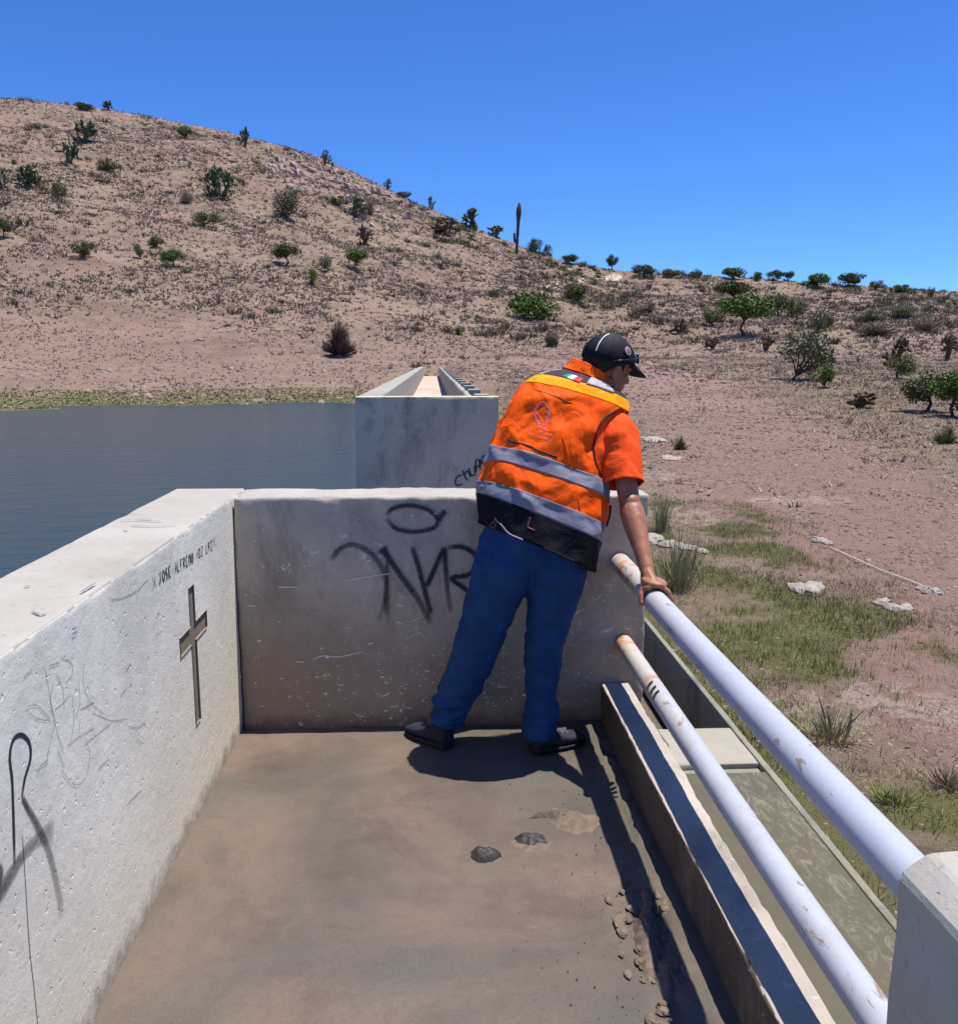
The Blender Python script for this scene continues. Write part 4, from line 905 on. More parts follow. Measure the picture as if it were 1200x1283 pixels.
PL = [
 ('cactus', 105, 178, 26, 20, 'cactus', 'dark prickly pear high on the left slope, upper of two stacked cacti'),
 ('cactus', 86, 205, 22, 24, 'cactus', 'dark prickly pear just below and left of the highest one'),
 ('cactus', 38, 236, 28, 22, 'cactus', 'spreading dark prickly pear near the left edge halfway up the hill'),
 ('cactus', 3, 238, 20, 26, 'cactus', 'prickly pear cut off by the left edge of the photo'),
 ('shrub', 73, 253, 24, 24, 'dkgreen', 'round dark bush right of the left-edge cacti'),
 ('dry', 134, 213, 24, 16, 'olive', 'flat olive bush beside the upper left cacti'),
 ('shrub', 232, 173, 22, 14, 'dkgreen', 'low dark bush under the middle of the hill crest'),
 ('cactus', 307, 184, 12, 22, 'cactus', 'narrow upright prickly pear just below the crest'),
 ('cactus', 276, 247, 32, 32, 'cactus', 'largest dark prickly pear on the middle of the hillside'),
 ('shrub', 256, 284, 32, 20, 'dkgreen', 'dark green bush just below the largest prickly pear'),
 ('dry', 233, 254, 20, 18, 'grey', 'bare grey bush left of the largest prickly pear'),
 ('shrub', 358, 273, 48, 36, 'greygreen', 'wide pale green bush below the rock outcrop'),
 ('shrub', 107, 322, 28, 20, 'dkgreen', 'dark green bush low on the left hillside'),
 ('tree', 5, 298, 24, 22, 'dkgreen', 'small tree touching the left edge low on the hill'),
 ('shrub', 175, 324, 17, 18, 'dkgreen', 'small green bush, left one of the pair on the lower slope'),
 ('shrub', 194, 310, 22, 15, 'dkgreen', 'flat green bush, upper one of the pair on the lower slope'),
 ('tree', 217, 335, 28, 22, 'green', 'little green tree with its shadow on the lower left slope'),
 ('umbrella', 357, 333, 44, 22, 'dkgreen', 'flat-topped dark tree at mid slope below the pale green bush'),
 ('shrub', 390, 357, 22, 24, 'green', 'bright green bush at mid slope right of the flat dark tree'),
 ('tree', 408, 341, 24, 22, 'greygreen', 'grey bare small tree between two green ones at mid slope'),
 ('umbrella', 447, 340, 38, 24, 'green', 'green flat-topped tree with dark shadow right of the grey tree'),
 ('shrub', 424, 259, 20, 14, 'dkgreen', 'compact dark bush right under the rock outcrop'),
 ('cactus', 443, 271, 28, 22, 'cactus', 'spiky dark cactus clump at the foot of the outcrop'),
 ('dry', 462, 268, 24, 22, 'grey', 'brownish bare bush right of the outcrop cactus'),
 ('cactus', 457, 306, 18, 20, 'deadcactus', 'grey withered cactus below the outcrop'),
 ('cactus', 555, 294, 26, 20, 'deadcactus', 'brown withered cactus on the right shoulder of the hill'),
 ('cactus', 408, 209, 16, 18, 'cactus', 'dark cactus on the crest above the outcrop'),
 ('cactus', 136, 138, 9, 9, 'cactus', 'tiny cactus on the skyline at the upper left'),
 ('shrub', 105, 137, 24, 7, 'dkgreen', 'low dark scrub patch on the upper left skyline'),
 ('cactus', 595, 288, 28, 24, 'cactus', 'dark bushy cactus breaking the skyline left of the tall stalk'),
 ('cactus', 622, 297, 18, 13, 'cactus', 'small dark bush on the skyline between cactus and tall stalk'),
 ('cactus', 486, 237, 10, 12, 'cactus', 'small cactus on the skyline right of the outcrop'),
 ('shrub', 505, 246, 22, 7, 'olive', 'low green scrub on the descending skyline'),
 ('cactus', 540, 262, 10, 14, 'cactus', 'thin cactus on the descending skyline'),
 ('shrub', 670, 316, 24, 17, 'dkgreen', 'dark bush on the skyline just right of the tall stalk'),
 ('shrub', 686, 319, 14, 14, 'dkgreen', 'smaller dark bush, second right of the tall stalk'),
 ('tree', 714, 331, 26, 12, 'dkgreen', 'low dark tree on the skyline, third right of the tall stalk'),
 ('tree', 767, 337, 22, 19, 'dkgreen', 'lone round tree standing on the saddle skyline'),
 ('tree', 806, 347, 32, 16, 'dkgreen', 'wide dark tree on the skyline above the man\'s cap brim'),
 ('shrub', 842, 348, 30, 12, 'olive', 'low olive scrub on the skyline left of a dark tree'),
 ('shrub', 871, 349, 20, 14, 'dkgreen', 'dark round bush on the skyline in the middle of the saddle'),
 ('tree', 919, 350, 34, 15, 'dkgreen', 'broad dark tree on the right skyline, widest of the left half'),
 ('shrub', 948, 351, 18, 11, 'dkgreen', 'small dark bush right beside the broad skyline tree'),
 ('tree', 972, 352, 22, 13, 'dkgreen', 'thin dark tree on the skyline, left of a pair'),
 ('tree', 988, 352, 18, 14, 'dkgreen', 'thin dark tree on the skyline, right of a pair'),
 ('tree', 1025, 360, 38, 17, 'green', 'green flat-topped tree on the right skyline'),
 ('tree', 1066, 360, 36, 17, 'dkgreen', 'dark flat tree on the right skyline beside the green one'),
 ('shrub', 1097, 363, 22, 12, 'olive', 'olive bush on the skyline right of the dark flat tree'),
 ('shrub', 1130, 366, 26, 10, 'dkgreen', 'low dark bush on the far right skyline'),
 ('burnt', 425, 446, 38, 48, 'burnt', 'burnt purplish bush standing alone above the lake shore'),
 ('agave', 574, 420, 20, 15, 'green', 'small spiky green agave on the bare slope above the far channel'),
 ('shrub', 673, 401, 64, 38, 'green', 'big rounded green bush on the slope left of the man\'s cap'),
 ('dry', 691, 434, 20, 22, 'olive', 'small olive bush between the big green bush and the man'),
 ('tree', 722, 378, 34, 22, 'olive', 'small olive tree on the slope above the man\'s cap'),
 ('umbrella', 934, 421, 62, 40, 'green', 'bright green umbrella-shaped tree, most striking one on the right slope'),
 ('tree', 893, 410, 26, 20, 'olive', 'small olive tree immediately left of the umbrella tree'),
 ('umbrella', 918, 383, 50, 24, 'dkgreen', 'flat dark tree behind and above the umbrella tree'),
 ('tree', 976, 396, 34, 26, 'dkgreen', 'dark green tree right of the umbrella tree'),
 ('tree', 996, 406, 22, 30, 'olive', 'dark upright bush right of the dark green tree'),
 ('tree', 1024, 424, 38, 32, 'greygreen', 'pale grey-green tree on the right slope'),
 ('shrub', 1000, 477, 68, 56, 'greygreen', 'large grey-green bush with bare twigs, biggest on the right plain'),
 ('shrub', 1031, 486, 28, 30, 'green', 'small bright green bush leaning against the large grey-green one'),
 ('cactus', 1123, 458, 24, 32, 'deadcactus', 'tall brown cactus behind the small tree at right'),
 ('tree', 1126, 474, 34, 26, 'olive', 'small olive tree in front of the tall brown cactus'),
 ('tree', 1158, 516, 62, 46, 'olive', 'crooked olive tree near the right edge with its shadow'),
 ('tree', 1196, 524, 60, 50, 'green', 'dense green tree cut off by the right edge'),
 ('cactus', 1075, 512, 32, 18, 'deadcactus', 'row of dead brown cactus stubs on the right plain'),
 ('dry', 1184, 556, 36, 26, 'olive', 'straw-olive bush low at the right edge'),
 ('dry', 852, 565, 24, 22, 'olive', 'lone dark weed on the gravel right of the man\'s sleeve'),
 ('dry', 1090, 405, 40, 16, 'greygreen', 'wide grey-green scrub on the upper right slope'),
 ('dry', 1130, 400, 36, 20, 'greygreen', 'round grey bush on the upper right slope'),
 ('cactus', 1186, 450, 22, 26, 'deadcactus', 'brown cactus clump near the right edge of the slope'),
 ('dry', 1160, 415, 30, 20, 'grey', 'pale grey bush left of the right edge'),
 ('cactus', 852, 418, 24, 16, 'deadcactus', 'dark withered cactus left of the umbrella tree'),
 ('cactus', 893, 438, 16, 14, 'deadcactus', 'small withered cactus below the umbrella tree\'s left neighbour'),
 ('cactus', 960, 440, 16, 18, 'deadcactus', 'brown cactus below and right of the umbrella tree'),
 ('dry', 1098, 420, 50, 18, 'grey', 'broad brown scrub strip right of the pale grey-green tree'),
 ('dry', 805, 392, 20, 10, 'grey', 'low dark brown tuft above the man\'s cap brim'),
 ('cactus', 815, 392, 16, 12, 'deadcactus', 'tiny brown cactus on the slope above the cap brim'),
 ('grass', 848, 752, 66, 112, 'wispy', 'tall wispy grass growing beyond the pipe near the man\'s hand'),
 ('grass', 828, 668, 34, 62, 'wispy', 'thin tall grass rising beside the end of the concrete wall'),
 ('grass', 1036, 940, 80, 64, 'wispy', 'dark scrubby weed on the bare patch beyond the upper pipe'),
 ('grass', 1188, 1002, 56, 40, 'straw', 'brown-green tuft at the right edge above the concrete post'),
 ('grass', 1120, 1030, 60, 34, 'greengrass', 'leafy weed close to the upper pipe in the lower right'),
]
cats = {'cactus': 'cactus', 'shrub': 'bush', 'tree': 'tree', 'umbrella': 'tree', 'dry': 'bush', 'burnt': 'bush', 'agave': 'agave', 'grass': 'grass'}
taken = []
for i, (kd, px_, py_, w_, h_, mt, lb) in enumerate(PL):
    if py_ < 380 and px_ > 560 or py_ < 300: yq = py_ + 0
    p, r = hit(px_, py_); s_ = r / FPX / math.cos(PITCH) * 1.0
    p[2] -= 0.05; taken.append((p[0], p[1], w_ * s_))
    k1 = 1.0 if kd in ('grass', 'cactus') else 0.9 if py_ > 540 else (1.02 if py_ < 345 and px_ < 520 else (1.0 if py_ < 370 else 1.2))
    grp = {'cactus': 'prickly pears and cacti on the slopes', 'shrub': 'leafy bushes on the slopes', 'tree': 'small trees on the slopes and skyline', 'umbrella': 'small trees on the slopes and skyline', 'dry': 'dry bushes and weeds on the slopes', 'grass': 'tall grass clumps beyond the railing'}.get(kd)
    plant(kd, p, w_ * s_ * 1.08 * k1, h_ * s_ * 1.12 * (1 + (k1 - 1) * 0.4), mt, lb, cats[kd], 100 + i, grp)

# tall dark club-shaped stalk on the ridge
p, r = hit(647, 318); s_ = r / FPX; hh = 60 * s_
st = empty('organ_cactus', p, 'tall dark club-shaped stalk standing on the ridge against the sky', 'cactus')
mb = MB(); n = 26; P = []; R_ = []
for k in range(n):
    u = k / (n - 1); P.append(p + np.array([0.05 * hh * u, 0, hh * u - 0.2])); R_.append(s_ * 0.75 * (2.2 + 0.6 * u + (1.6 * math.exp(-((u - 0.82) / 0.13) ** 2))) * (1.0 if u < 0.96 else 0.6) + random.uniform(-.3, .3) * s_ * 0.5)
mb.tube(P, R_, 9); mb.build('stem', M['bark'], st, True)
mb = MB(); q = p + np.array([-1.2 * s_ * 2, 0, hh * 0.25]); mb.tube([q + (3 * s_, 0, -4 * s_), q + (0, 0, 0), q + (-0.5 * s_, 0, 9 * s_)], [1.2 * s_, 1.6 * s_, 1.2 * s_], 7); mb.build('arm', M['bark'], st, True)

# rock outcrop
p, r = hit(410, 235); s_ = r / FPX
oc = empty('rock_outcrop', p, 'broken pinkish rock outcrop with vertical faces high on the hill', 'rock')
rg = np.random.default_rng(3)
for k in range(150):
    x_ = rg.uniform(338, 512); y_ = 196 + (x_ - 338) * 0.30 + rg.normal() * 13 + 8
    if y_ < np.interp(x_, [a for a, b_ in SKY], [b_ for a, b_ in SKY]) + 9: continue
    q, rq = hit(x_, y_); a = rg.uniform(3.0, 10) * s_; hgt = a * rg.uniform(0.4, 1.15)
    m_ = MB(); m_.ell((0, 0, 0), [(a * 0.6, 0, 0), (0, a * 0.6, 0), (0, 0, hgt)], 6, 4); V = m_.V[0]
    V *= (1 + rg.normal(size=(len(V), 1)) * 0.16); t_ = rg.uniform(-0.5, 0.5); V[:, 0] += V[:, 2] * t_; V += q + (0, 0, hgt * 0.05)
    m_.build('rock', M['cliff'], oc)

# pale stone slabs on the right plain
for k, (x_, y_, w_, d_, lb) in enumerate(((1010, 738, 46, 24, 'whitish broken stone slab in the gravel, left of the pale line'), (1120, 762, 34, 20, 'flat pale pink slab right below the pale line'),
        (1030, 680, 30, 16, 'pale slab where the thin white line begins'), (832, 680, 56, 16, 'white crusty stone edge just past the end of the concrete wall'), (812, 552, 40, 18, 'pale grey concrete lump right of the orange sleeve'),
        (1162, 742, 24, 12, 'small pale stone at the right end of the white line'), (868, 690, 40, 14, 'low white stones right of the wall end'), (840, 575, 34, 12, 'flat whitish stones by the lone dark weed'))):
    q, rq = hit(x_, y_, 0.03); s_ = rq / FPX; rg = np.random.default_rng(k + 50)
    root = empty('stone_slab', q, lb, 'stone', 'pale stones lying on the gravel')
    for j in range(5):
        m_ = MB(); a = w_ * s_ * rg.uniform(0.12, 0.32); c_ = q + np.array([rg.uniform(-.35, .35) * w_ * s_, rg.uniform(-1, 1) * w_ * s_ * 0.5, 0.0])
        c_[2] = float(terrain(c_[0], c_[1])); m_.ell((0, 0, 0), [(a, 0, 0), (0, a * 1.3, 0), (0, 0, 0.045 + a * 0.16)], 9, 5); V = m_.V[0]; V *= (1 + rg.normal(size=(len(V), 1)) * 0.13); V += c_
        m_.build('stone', M['slab'], root)
pts = [hit(x_, y_, 0.03)[0] + (0, 0, 0.03) for x_, y_ in ((1040, 689), (1060, 698), (1085, 709), (1110, 720), (1140, 731), (1162, 741))]
mb = MB(); mb.tube(cat_(pts, 5), 0.007, 6); mb.build('ground_line', M['rope'], None, label='thin whitish hose lying across the gravel on the right', cat='hose')

# ---------------- scattered ground cover (nobody could count it)
def tufts(name, XY, hgt, wid, blades, mat, seed, label, cat, lean=0.5, thin=1.0):
    rg = np.random.default_rng(seed); n = len(XY); N = n * blades
    x = np.repeat(XY[:, 0], blades); y = np.repeat(XY[:, 1], blades); hh_ = np.repeat(hgt, blades) * rg.uniform(0.5, 1.15, N); ww = np.repeat(wid, blades)
    a = rg.uniform(0, 2 * np.pi, N); a2 = rg.uniform(0, 2 * np.pi, N); o = rg.uniform(0, 0.5, N) * ww
    bx = x + np.cos(a) * o; by = y + np.sin(a) * o; bz = terrain(bx, by) - 0.02
    tx = bx + np.cos(a) * ww * lean * rg.uniform(0, 1, N); ty = by + np.sin(a) * ww * lean * rg.uniform(0, 1, N)
    bw = ww * 0.5 * thin / blades ** 0.5
    V = np.stack([np.stack([bx - np.cos(a2) * bw, by - np.sin(a2) * bw, bz], -1), np.stack([bx + np.cos(a2) * bw, by + np.sin(a2) * bw, bz], -1), np.stack([tx, ty, bz + hh_], -1)], 1).reshape(-1, 3)
    return link(name, mesh(name, V, np.arange(3 * N).reshape(-1, 3)), M[mat], None, kind='stuff', label=label, cat=cat)
def scatter(n, t0, t1, r0, r1, seed, dens=None, pw=0.5):
    rg = np.random.default_rng(seed); t = rg.uniform(t0, t1, n); r = (r0 ** (1 / pw) + rg.uniform(0, 1, n) * (r1 ** (1 / pw) - r0 ** (1 / pw))) ** pw
    x = np.sin(t) * r; y = np.cos(t) * r
    if dens is not None:
        k = rg.uniform(0, 1, n) < dens(x, y, r, t); x, y, r = x[k], y[k], r[k]
    return np.stack([x, y], -1), r
def noshore(x, y, r, t): return (terrain(x, y) > -1.05) * (0.25 + 0.9 * sstep(0.4, 0.6, fbm(x * 0.12, y * 0.12, None, 70, 3)))
XY, r = scatter(120000, -0.58, 0.58, 60, 262, 1, noshore)
rg = np.random.default_rng(11); bare = 1 - 0.55 * (1 - sstep(85, 125, r))
tufts('dry_grass', XY, rg.uniform(0.15, 0.45, len(XY)) * bare, rg.uniform(0.3, 0.8, len(XY)) * bare, 4, 'straw', 2, 'straw-coloured dry grass covering the hillside', 'dry grass')
XY, r = scatter(6500, -0.58, 0.58, 78, 262, 5, lambda x, y, r, t: noshore(x, y, r, t) * (0.25 + sstep(90, 150, r)) * sstep(0.42, 0.58, fbm(x * 0.07, y * 0.07, None, 71, 3) + 0.05))
rg = np.random.default_rng(12)
tufts('brown_scrub', XY, rg.uniform(0.2, 0.7, len(XY)), rg.uniform(0.35, 1.1, len(XY)), 14, 'grey', 3, 'low brown leafless scrub dotted over the hillside', 'scrub', 0.8)
XY, r = scatter(1300, -0.58, 0.58, 105, 258, 6, lambda x, y, r, t: noshore(x, y, r, t) * (0.35 + 0.65 * (t > 0.15)))
rg = np.random.default_rng(13)
tufts('green_scrub', XY, rg.uniform(0.25, 0.9, len(XY)), rg.uniform(0.5, 1.5, len(XY)), 30, 'olive', 4, 'small olive-green scrub scattered over the slopes', 'scrub', 0.8)
XY, r = scatter(260, 0.0, 0.58, 185, 216, 16, lambda x, y, r, t: sstep(0.4, 0.6, vnoise(t * 30, t * 0)))
rg = np.random.default_rng(14)
tufts('ridge_scrub', XY, rg.uniform(0.4, 1.3, len(XY)), rg.uniform(0.7, 2.2, len(XY)), 40, 'olive', 5, 'dark scrub along the right-hand skyline', 'scrub', 0.8)
XY, r = scatter(2600, -0.58, 0.58, 105, 255, 26, lambda x, y, r, t: noshore(x, y, r, t) * (0.15 + 0.85 * sstep(0.45, 0.62, fbm(x * 0.045, y * 0.045, None, 171, 3))) * (0.5 + 0.5 * (t > 0.1)))
rg = np.random.default_rng(22)
tufts('brush', XY, rg.uniform(0.4, 1.3, len(XY)), rg.uniform(0.7, 1.9, len(XY)), 34, 'brush', 15, 'dull brown-green brush growing in patches on the slopes', 'scrub', 0.7, 0.8)
# shore and plain
XY, r = scatter(16000, -0.58, 0.06, 57, 70, 7, lambda x, y, r, t: (terrain(x, y) > -1.19) * (terrain(x, y) < -0.7 + 0.5 * vnoise(x * 0.2, y * 0.2)))
rg = np.random.default_rng(15)
tufts('shore_grass', XY, rg.uniform(0.03, 0.12, len(XY)), rg.uniform(0.15, 0.35, len(XY)), 3, 'shore', 6, 'short green grass along the lake shore', 'grass')
def zone(x, y, lst, z=-0.85):
    w = (fbm(x * 0.9, y * 0.9, None, 22, 3) - 0.5) * 1.4; v = np.zeros_like(x)
    for (a, b_, rx, ry) in lst:
        p = onz(a, b_, z); v = np.maximum(v, 1 - sstep(0.5, 1.15, np.hypot((x - p[0]) / rx, (y - p[1]) / ry) + w))
    return v
GR = [(930, 760, 1.9, 2.4), (1040, 800, 1.5, 1.6), (855, 730, 1.0, 3.0), (880, 660, 1.6, 3.0), (870, 850, 1.0, 1.6), (1100, 985, 0.75, 0.7), (1165, 1015, 0.5, 0.5), (1010, 765, 1.2, 1.4), (930, 950, 0.5, 1.0)]
out = lambda x, y: (x > 1.72)
XY, r = scatter(90000, 0.10, 0.75, 2.2, 19, 8, lambda x, y, r, t: out(x, y) * np.maximum(zone(x, y, GR), 0.9 * (x < 2.15) * (y < 9)) * (0.15 + sstep(0.40, 0.58, fbm(x * 1.3, y * 1.3, None, 222, 4))), pw=0.62)
rg = np.random.default_rng(16)
tufts('green_grass', XY, rg.uniform(0.02, 0.10, len(XY)) * (0.5 + 1.1 * fbm(XY[:, 0] * 2, XY[:, 1] * 2, None, 5, 3)), rg.uniform(0.03, 0.085, len(XY)), 4, 'greengrass', 7, 'patches of short green grass beyond the railing', 'grass', 1.0, 0.22)
XY, r = scatter(80000, 0.10, 0.75, 2.2, 26, 9, lambda x, y, r, t: out(x, y) * (0.22 + 0.8 * zone(x, y, GR)) * sstep(0.36, 0.56, fbm(x * 1.1, y * 1.1, None, 72, 3)), pw=0.62)
rg = np.random.default_rng(17)
tufts('pale_grass', XY, rg.uniform(0.02, 0.09, len(XY)), rg.uniform(0.04, 0.11, len(XY)), 4, 'straw', 8, 'dry straw tufts among the green grass beyond the railing', 'dry grass', 1.0, 0.22)
XY, r = scatter(26000, 0.07, 0.6, 18, 90, 10, lambda x, y, r, t: out(x, y) * (0.06 + 0.9 * (1 - sstep(0.7, 1.3, 2 - seg_d(x, y, track)))) if False else out(x, y) * np.clip(seg_d(x, y, track) - 0.6, 0.05, 1), pw=0.6)
rg = np.random.default_rng(18)
tufts('plain_grass', XY, rg.uniform(0.03, 0.12, len(XY)) * (0.5 + r / 60), rg.uniform(0.08, 0.25, len(XY)), 4, 'straw', 9, 'thin dry grass on the plain right of the track', 'dry grass', 0.8, 0.5)
XY, r = scatter(5000, 0.07, 0.6, 14, 80, 17, lambda x, y, r, t: out(x, y) * np.clip(seg_d(x, y, track) - 0.4, 0.12, 1) * sstep(0.4, 0.6, fbm(x * 0.3, y * 0.3, None, 75, 3)))
rg = np.random.default_rng(21)
tufts('plain_scrub', XY, rg.uniform(0.05, 0.22, len(XY)) * (0.4 + r / 60), rg.uniform(0.12, 0.4, len(XY)), 9, 'grey', 10, 'small brown tufts on the gravelly plain', 'scrub', 0.9, 0.6)
# stones
def stones(name, XY, size, mat, seed, label):
    rg = np.random.default_rng(seed); n = len(XY)
    base = np.array([(1, 0, 0), (-1, 0, 0), (0, 1, 0), (0, -1, 0), (0, 0, 1), (0.6, 0.6, 0.5), (-0.6, 0.6, 0.55), (-0.6, -0.6, 0.5), (0.6, -0.6, 0.6)])
    Ft = np.array([(0, 5, 8), (5, 2, 6), (6, 1, 7), (7, 3, 8), (5, 6, 4), (6, 7, 4), (7, 8, 4), (8, 5, 4), (0, 2, 5), (2, 1, 6), (1, 3, 7), (3, 0, 8)])
    a = rg.uniform(0, 6.28, n); s = size[:, None, None] * rg.uniform(0.7, 1.3, (n, 9, 1)) * np.array([1, 1, 0.6]) * rg.uniform(0.6, 1.4, (n, 1, 3))
    V = base[None] * s; c_, s_ = np.cos(a)[:, None], np.sin(a)[:, None]
    V = np.stack([V[..., 0] * c_ - V[..., 1] * s_, V[..., 0] * s_ + V[..., 1] * c_, V[..., 2]], -1)
    V[..., 0] += XY[:, 0:1]; V[..., 1] += XY[:, 1:2]; V[..., 2] += terrain(XY[:, 0], XY[:, 1])[:, None] - 0.1 * size[:, None]
    F = (Ft[None] + (np.arange(n) * 9)[:, None, None]).reshape(-1, 3)
    return link(name, mesh(name, V.reshape(-1, 3), F), M[mat], None, kind='stuff', label=label, cat='stones')
XY, r = scatter(46000, 0.08, 0.7, 2.3, 45, 31, lambda x, y, r, t: out(x, y) * (1 - 0.8 * zone(x, y, GR)) * (0.2 + sstep(0.45, 0.6, fbm(x * 0.7, y * 0.7, None, 73, 3))), pw=0.7)
rg = np.random.default_rng(19)
stones('gravel', XY, rg.uniform(0.004, 0.015, len(XY)) * (1 + r * 0.08) * np.where(rg.uniform(0, 1, len(XY)) > 0.985, 2.0, 0.8), 'stone', 41, 'loose pinkish gravel and pebbles on the ground right of the channel')
XY, r = scatter(22000, 0.08, 0.7, 2.3, 60, 33, lambda x, y, r, t: out(x, y) * (1 - 0.8 * zone(x, y, GR)) * (0.2 + sstep(0.42, 0.6, fbm(x * 0.5, y * 0.5, None, 79, 3))), pw=0.7)
rg = np.random.default_rng(23)
stones('dark_gravel', XY, rg.uniform(0.004, 0.016, len(XY)) * (1 + r * 0.08), 'darkstone', 43, 'dark brown pebbles and clods among the pink gravel')
XY, r = scatter(15000, -0.58, 0.4, 57, 250, 32, lambda x, y, r, t: (terrain(x, y) > -1.25) * (0.25 + 0.8 * (r < 78)) * sstep(0.4, 0.6, fbm(x * 0.2, y * 0.3, None, 74, 3) + 0.05))
rg = np.random.default_rng(20)
stones('hillside_stones', XY, rg.uniform(0.08, 0.32, len(XY)) * np.where(rg.uniform(0, 1, len(XY)) > 0.95, 1.9, 1), 'stone', 42, 'pale stones strewn along the shore and up the hillside')

# ================================================================== THE MAN
PX = 1 / FPX
man = empty('person', onz(615, 935, 0), 'man in orange high-visibility vest, black cap and jeans, leaning over the pipe', 'person')
def Pt(x, y, Y): return onY(x, y, Y)
HC = Pt(761, 459, 3.60)                                   # head centre
hf = np.array([0.86, 0.44, -0.26]); hf /= np.linalg.norm(hf)
hu = np.array([0.12, 0.0, 1.0]); hu -= hf * (hu @ hf); hu /= np.linalg.norm(hu)
hs_ = np.cross(hf, hu)                                    # his right side (towards the camera)
def hd(f, s, u): return HC + hf * f + hs_ * s + hu * u
def hax(a, b_, c_): return [hf * a, hs_ * b_, hu * c_]
# --- body: one continuous surface
B = MB()
B.ell(hd(-0.008, 0, 0.03), hax(0.100, 0.080, 0.100), 28, 18)            # skull
B.ell(hd(0.030, 0, -0.035), hax(0.066, 0.062, 0.080), 24, 16)          # face
B.ell(hd(0.052, 0, -0.088), hax(0.036, 0.040, 0.028), 18, 12)          # chin and jaw
for sd in (-1, 1):
    B.cap(hd(-0.01, sd * 0.055, -0.060), 0.020, hd(0.055, sd * 0.028, -0.092), 0.017, 12)   # jaw line
    B.ell(hd(0.058, sd * 0.043, -0.030), hax(0.024, 0.020, 0.020), 14, 10)                 # cheekbone
    B.cap(hd(0.084, sd * 0.038, 0.014), 0.009, hd(0.092, sd * 0.008, 0.012), 0.009, 10)      # brow
    B.ell(hd(0.078, sd * 0.031, -0.002), hax(0.012, 0.013, 0.010), 12, 8)                  # eyelids
    e0 = hd(-0.006, sd * 0.079, -0.028)
    B.ell(e0, [hf * 0.016 + hs_ * sd * -0.002, hs_ * 0.007, hu * 0.028], 16, 10)           # ear
    P_ = [e0 + hf * (0.017 * math.cos(a) - 0.002) + hu * (0.031 * math.sin(a)) + hs_ * sd * 0.007 for a in np.linspace(-0.6, 3.9, 12)]
    B.tube(P_, 0.0050, 8); B.ell(e0 - hu * 0.027 + hf * 0.005, [hf * 0.008, hs_ * 0.006, hu * 0.009], 10, 8)
B.cap(hd(0.090, 0, 0.006), 0.009, hd(0.112, 0, -0.032), 0.012, 12)      # nose
B.ell(hd(0.110, 0, -0.036), hax(0.012, 0.015, 0.010), 12, 8)
B.cap(hd(0.088, -0.018, -0.060), 0.0075, hd(0.088, 0.018, -0.060), 0.0075, 10)
B.cap(hd(0.084, -0.016, -0.072), 0.0080, hd(0.084, 0.016, -0.072), 0.0080, 10)
NK = Pt(732, 492, 3.58)
B.cap(NK, 0.070, hd(-0.02, 0, -0.03), 0.058, 20)
chest = Pt(712, 545, 3.53); waist = Pt(678, 630, 3.46); pel = Pt(668, 672, 3.42)
B.cap(chest, 0.13, waist, 0.12, 20); B.cap(waist, 0.12, pel, 0.13, 20); B.cap(Pt(675, 515, 3.55), 0.06, Pt(768, 530, 3.53), 0.06, 16); B.cap(NK, 0.07, chest, 0.12, 18)
# right arm
SH = Pt(772, 532, 3.50); EL = np.array([0.757, 3.36, 1.050]); WR = np.array([0.784, 3.170, 0.836])
B.cap(SH, 0.052, EL, 0.040, 16)
fa = WR - EL; fl = np.linalg.norm(fa)
B.tube([EL + fa * t for t in (-0.06, 0.0, 0.12, 0.28, 0.45, 0.65, 0.85, 1.0)], [0.030, 0.042, 0.0465, 0.0465, 0.041, 0.034, 0.029, 0.028], 18)
B.ell(EL + np.array([0.0, -0.012, 0.012]), [(0.036, 0, 0), (0, 0.036, 0), (0, 0, 0.032)], 14, 10)
# hand on the upper pipe (axis along Y at x=.80, z=.735, radius .042)
PXX, PZZ, PR = 0.80, 0.735, 0.042
def ring(phi, y, off): a = math.radians(phi); return np.array([PXX + (PR + off) * math.sin(a), y, PZZ + (PR + off) * math.cos(a)])
yk = [3.140, 3.118, 3.096, 3.076]                          # index is farthest, little finger nearest
hy = [3.088, 3.108, 3.128, 3.147]
palm_c = ring(-2, 3.118, 0.020)
B.ell(palm_c + (0.004, 0, 0.002), [(0.046, -0.004, -0.006), (0, 0.047, 0.004), (0.002, 0, 0.0175)], 20, 12)
B.ell(ring(-24, 3.112, 0.014), [(0.024, 0, 0.012), (0, 0.036, 0), (-0.006, 0, 0.014)], 16, 10)
B.cap(WR, 0.027, palm_c + (-0.012, 0.012, 0.006), 0.021, 14)
B.cap(WR + (0.0, -0.012, -0.004), 0.018, palm_c + (-0.002, -0.016, 0.003), 0.016, 12)
ln = [1.0, 1.08, 1.02, 0.86]
for i, (y_, L_) in enumerate(zip((3.152, 3.129, 3.107, 3.087), ln[::-1][::-1])):
    r0 = (0.0105, 0.0105, 0.0100, 0.0088)[i]; fan = (0.010, 0.003, -0.006, -0.016)[i]
    k0 = ring(22, y_, 0.016); k1 = ring(22 + 36 * L_, y_ + fan * 0.6, 0.0175 - 0.002 * abs(i - 1.5)); k2 = ring(22 + 68 * L_, y_ + fan, 0.0125); k3 = ring(22 + 94 * L_, y_ + fan * 1.1, 0.0095)
    B.cap(palm_c + (0.005, (y_ - 3.12) * 0.8, 0.002), r0 * 1.05, k0 + (0, 0, 0.001), r0 * 1.12, 12); B.cap(k0, r0 * 1.1, k1, r0, 12); B.cap(k1, r0, k2, r0 * 0.92, 12); B.cap(k2, r0 * 0.92, k3, r0 * 0.82, 12)
t0 = WR + (-0.006, -0.004, -0.020); t1 = ring(-38, 3.118, 0.015); t2 = ring(-66, 3.098, 0.0125); t3 = ring(-96, 3.084, 0.0105)
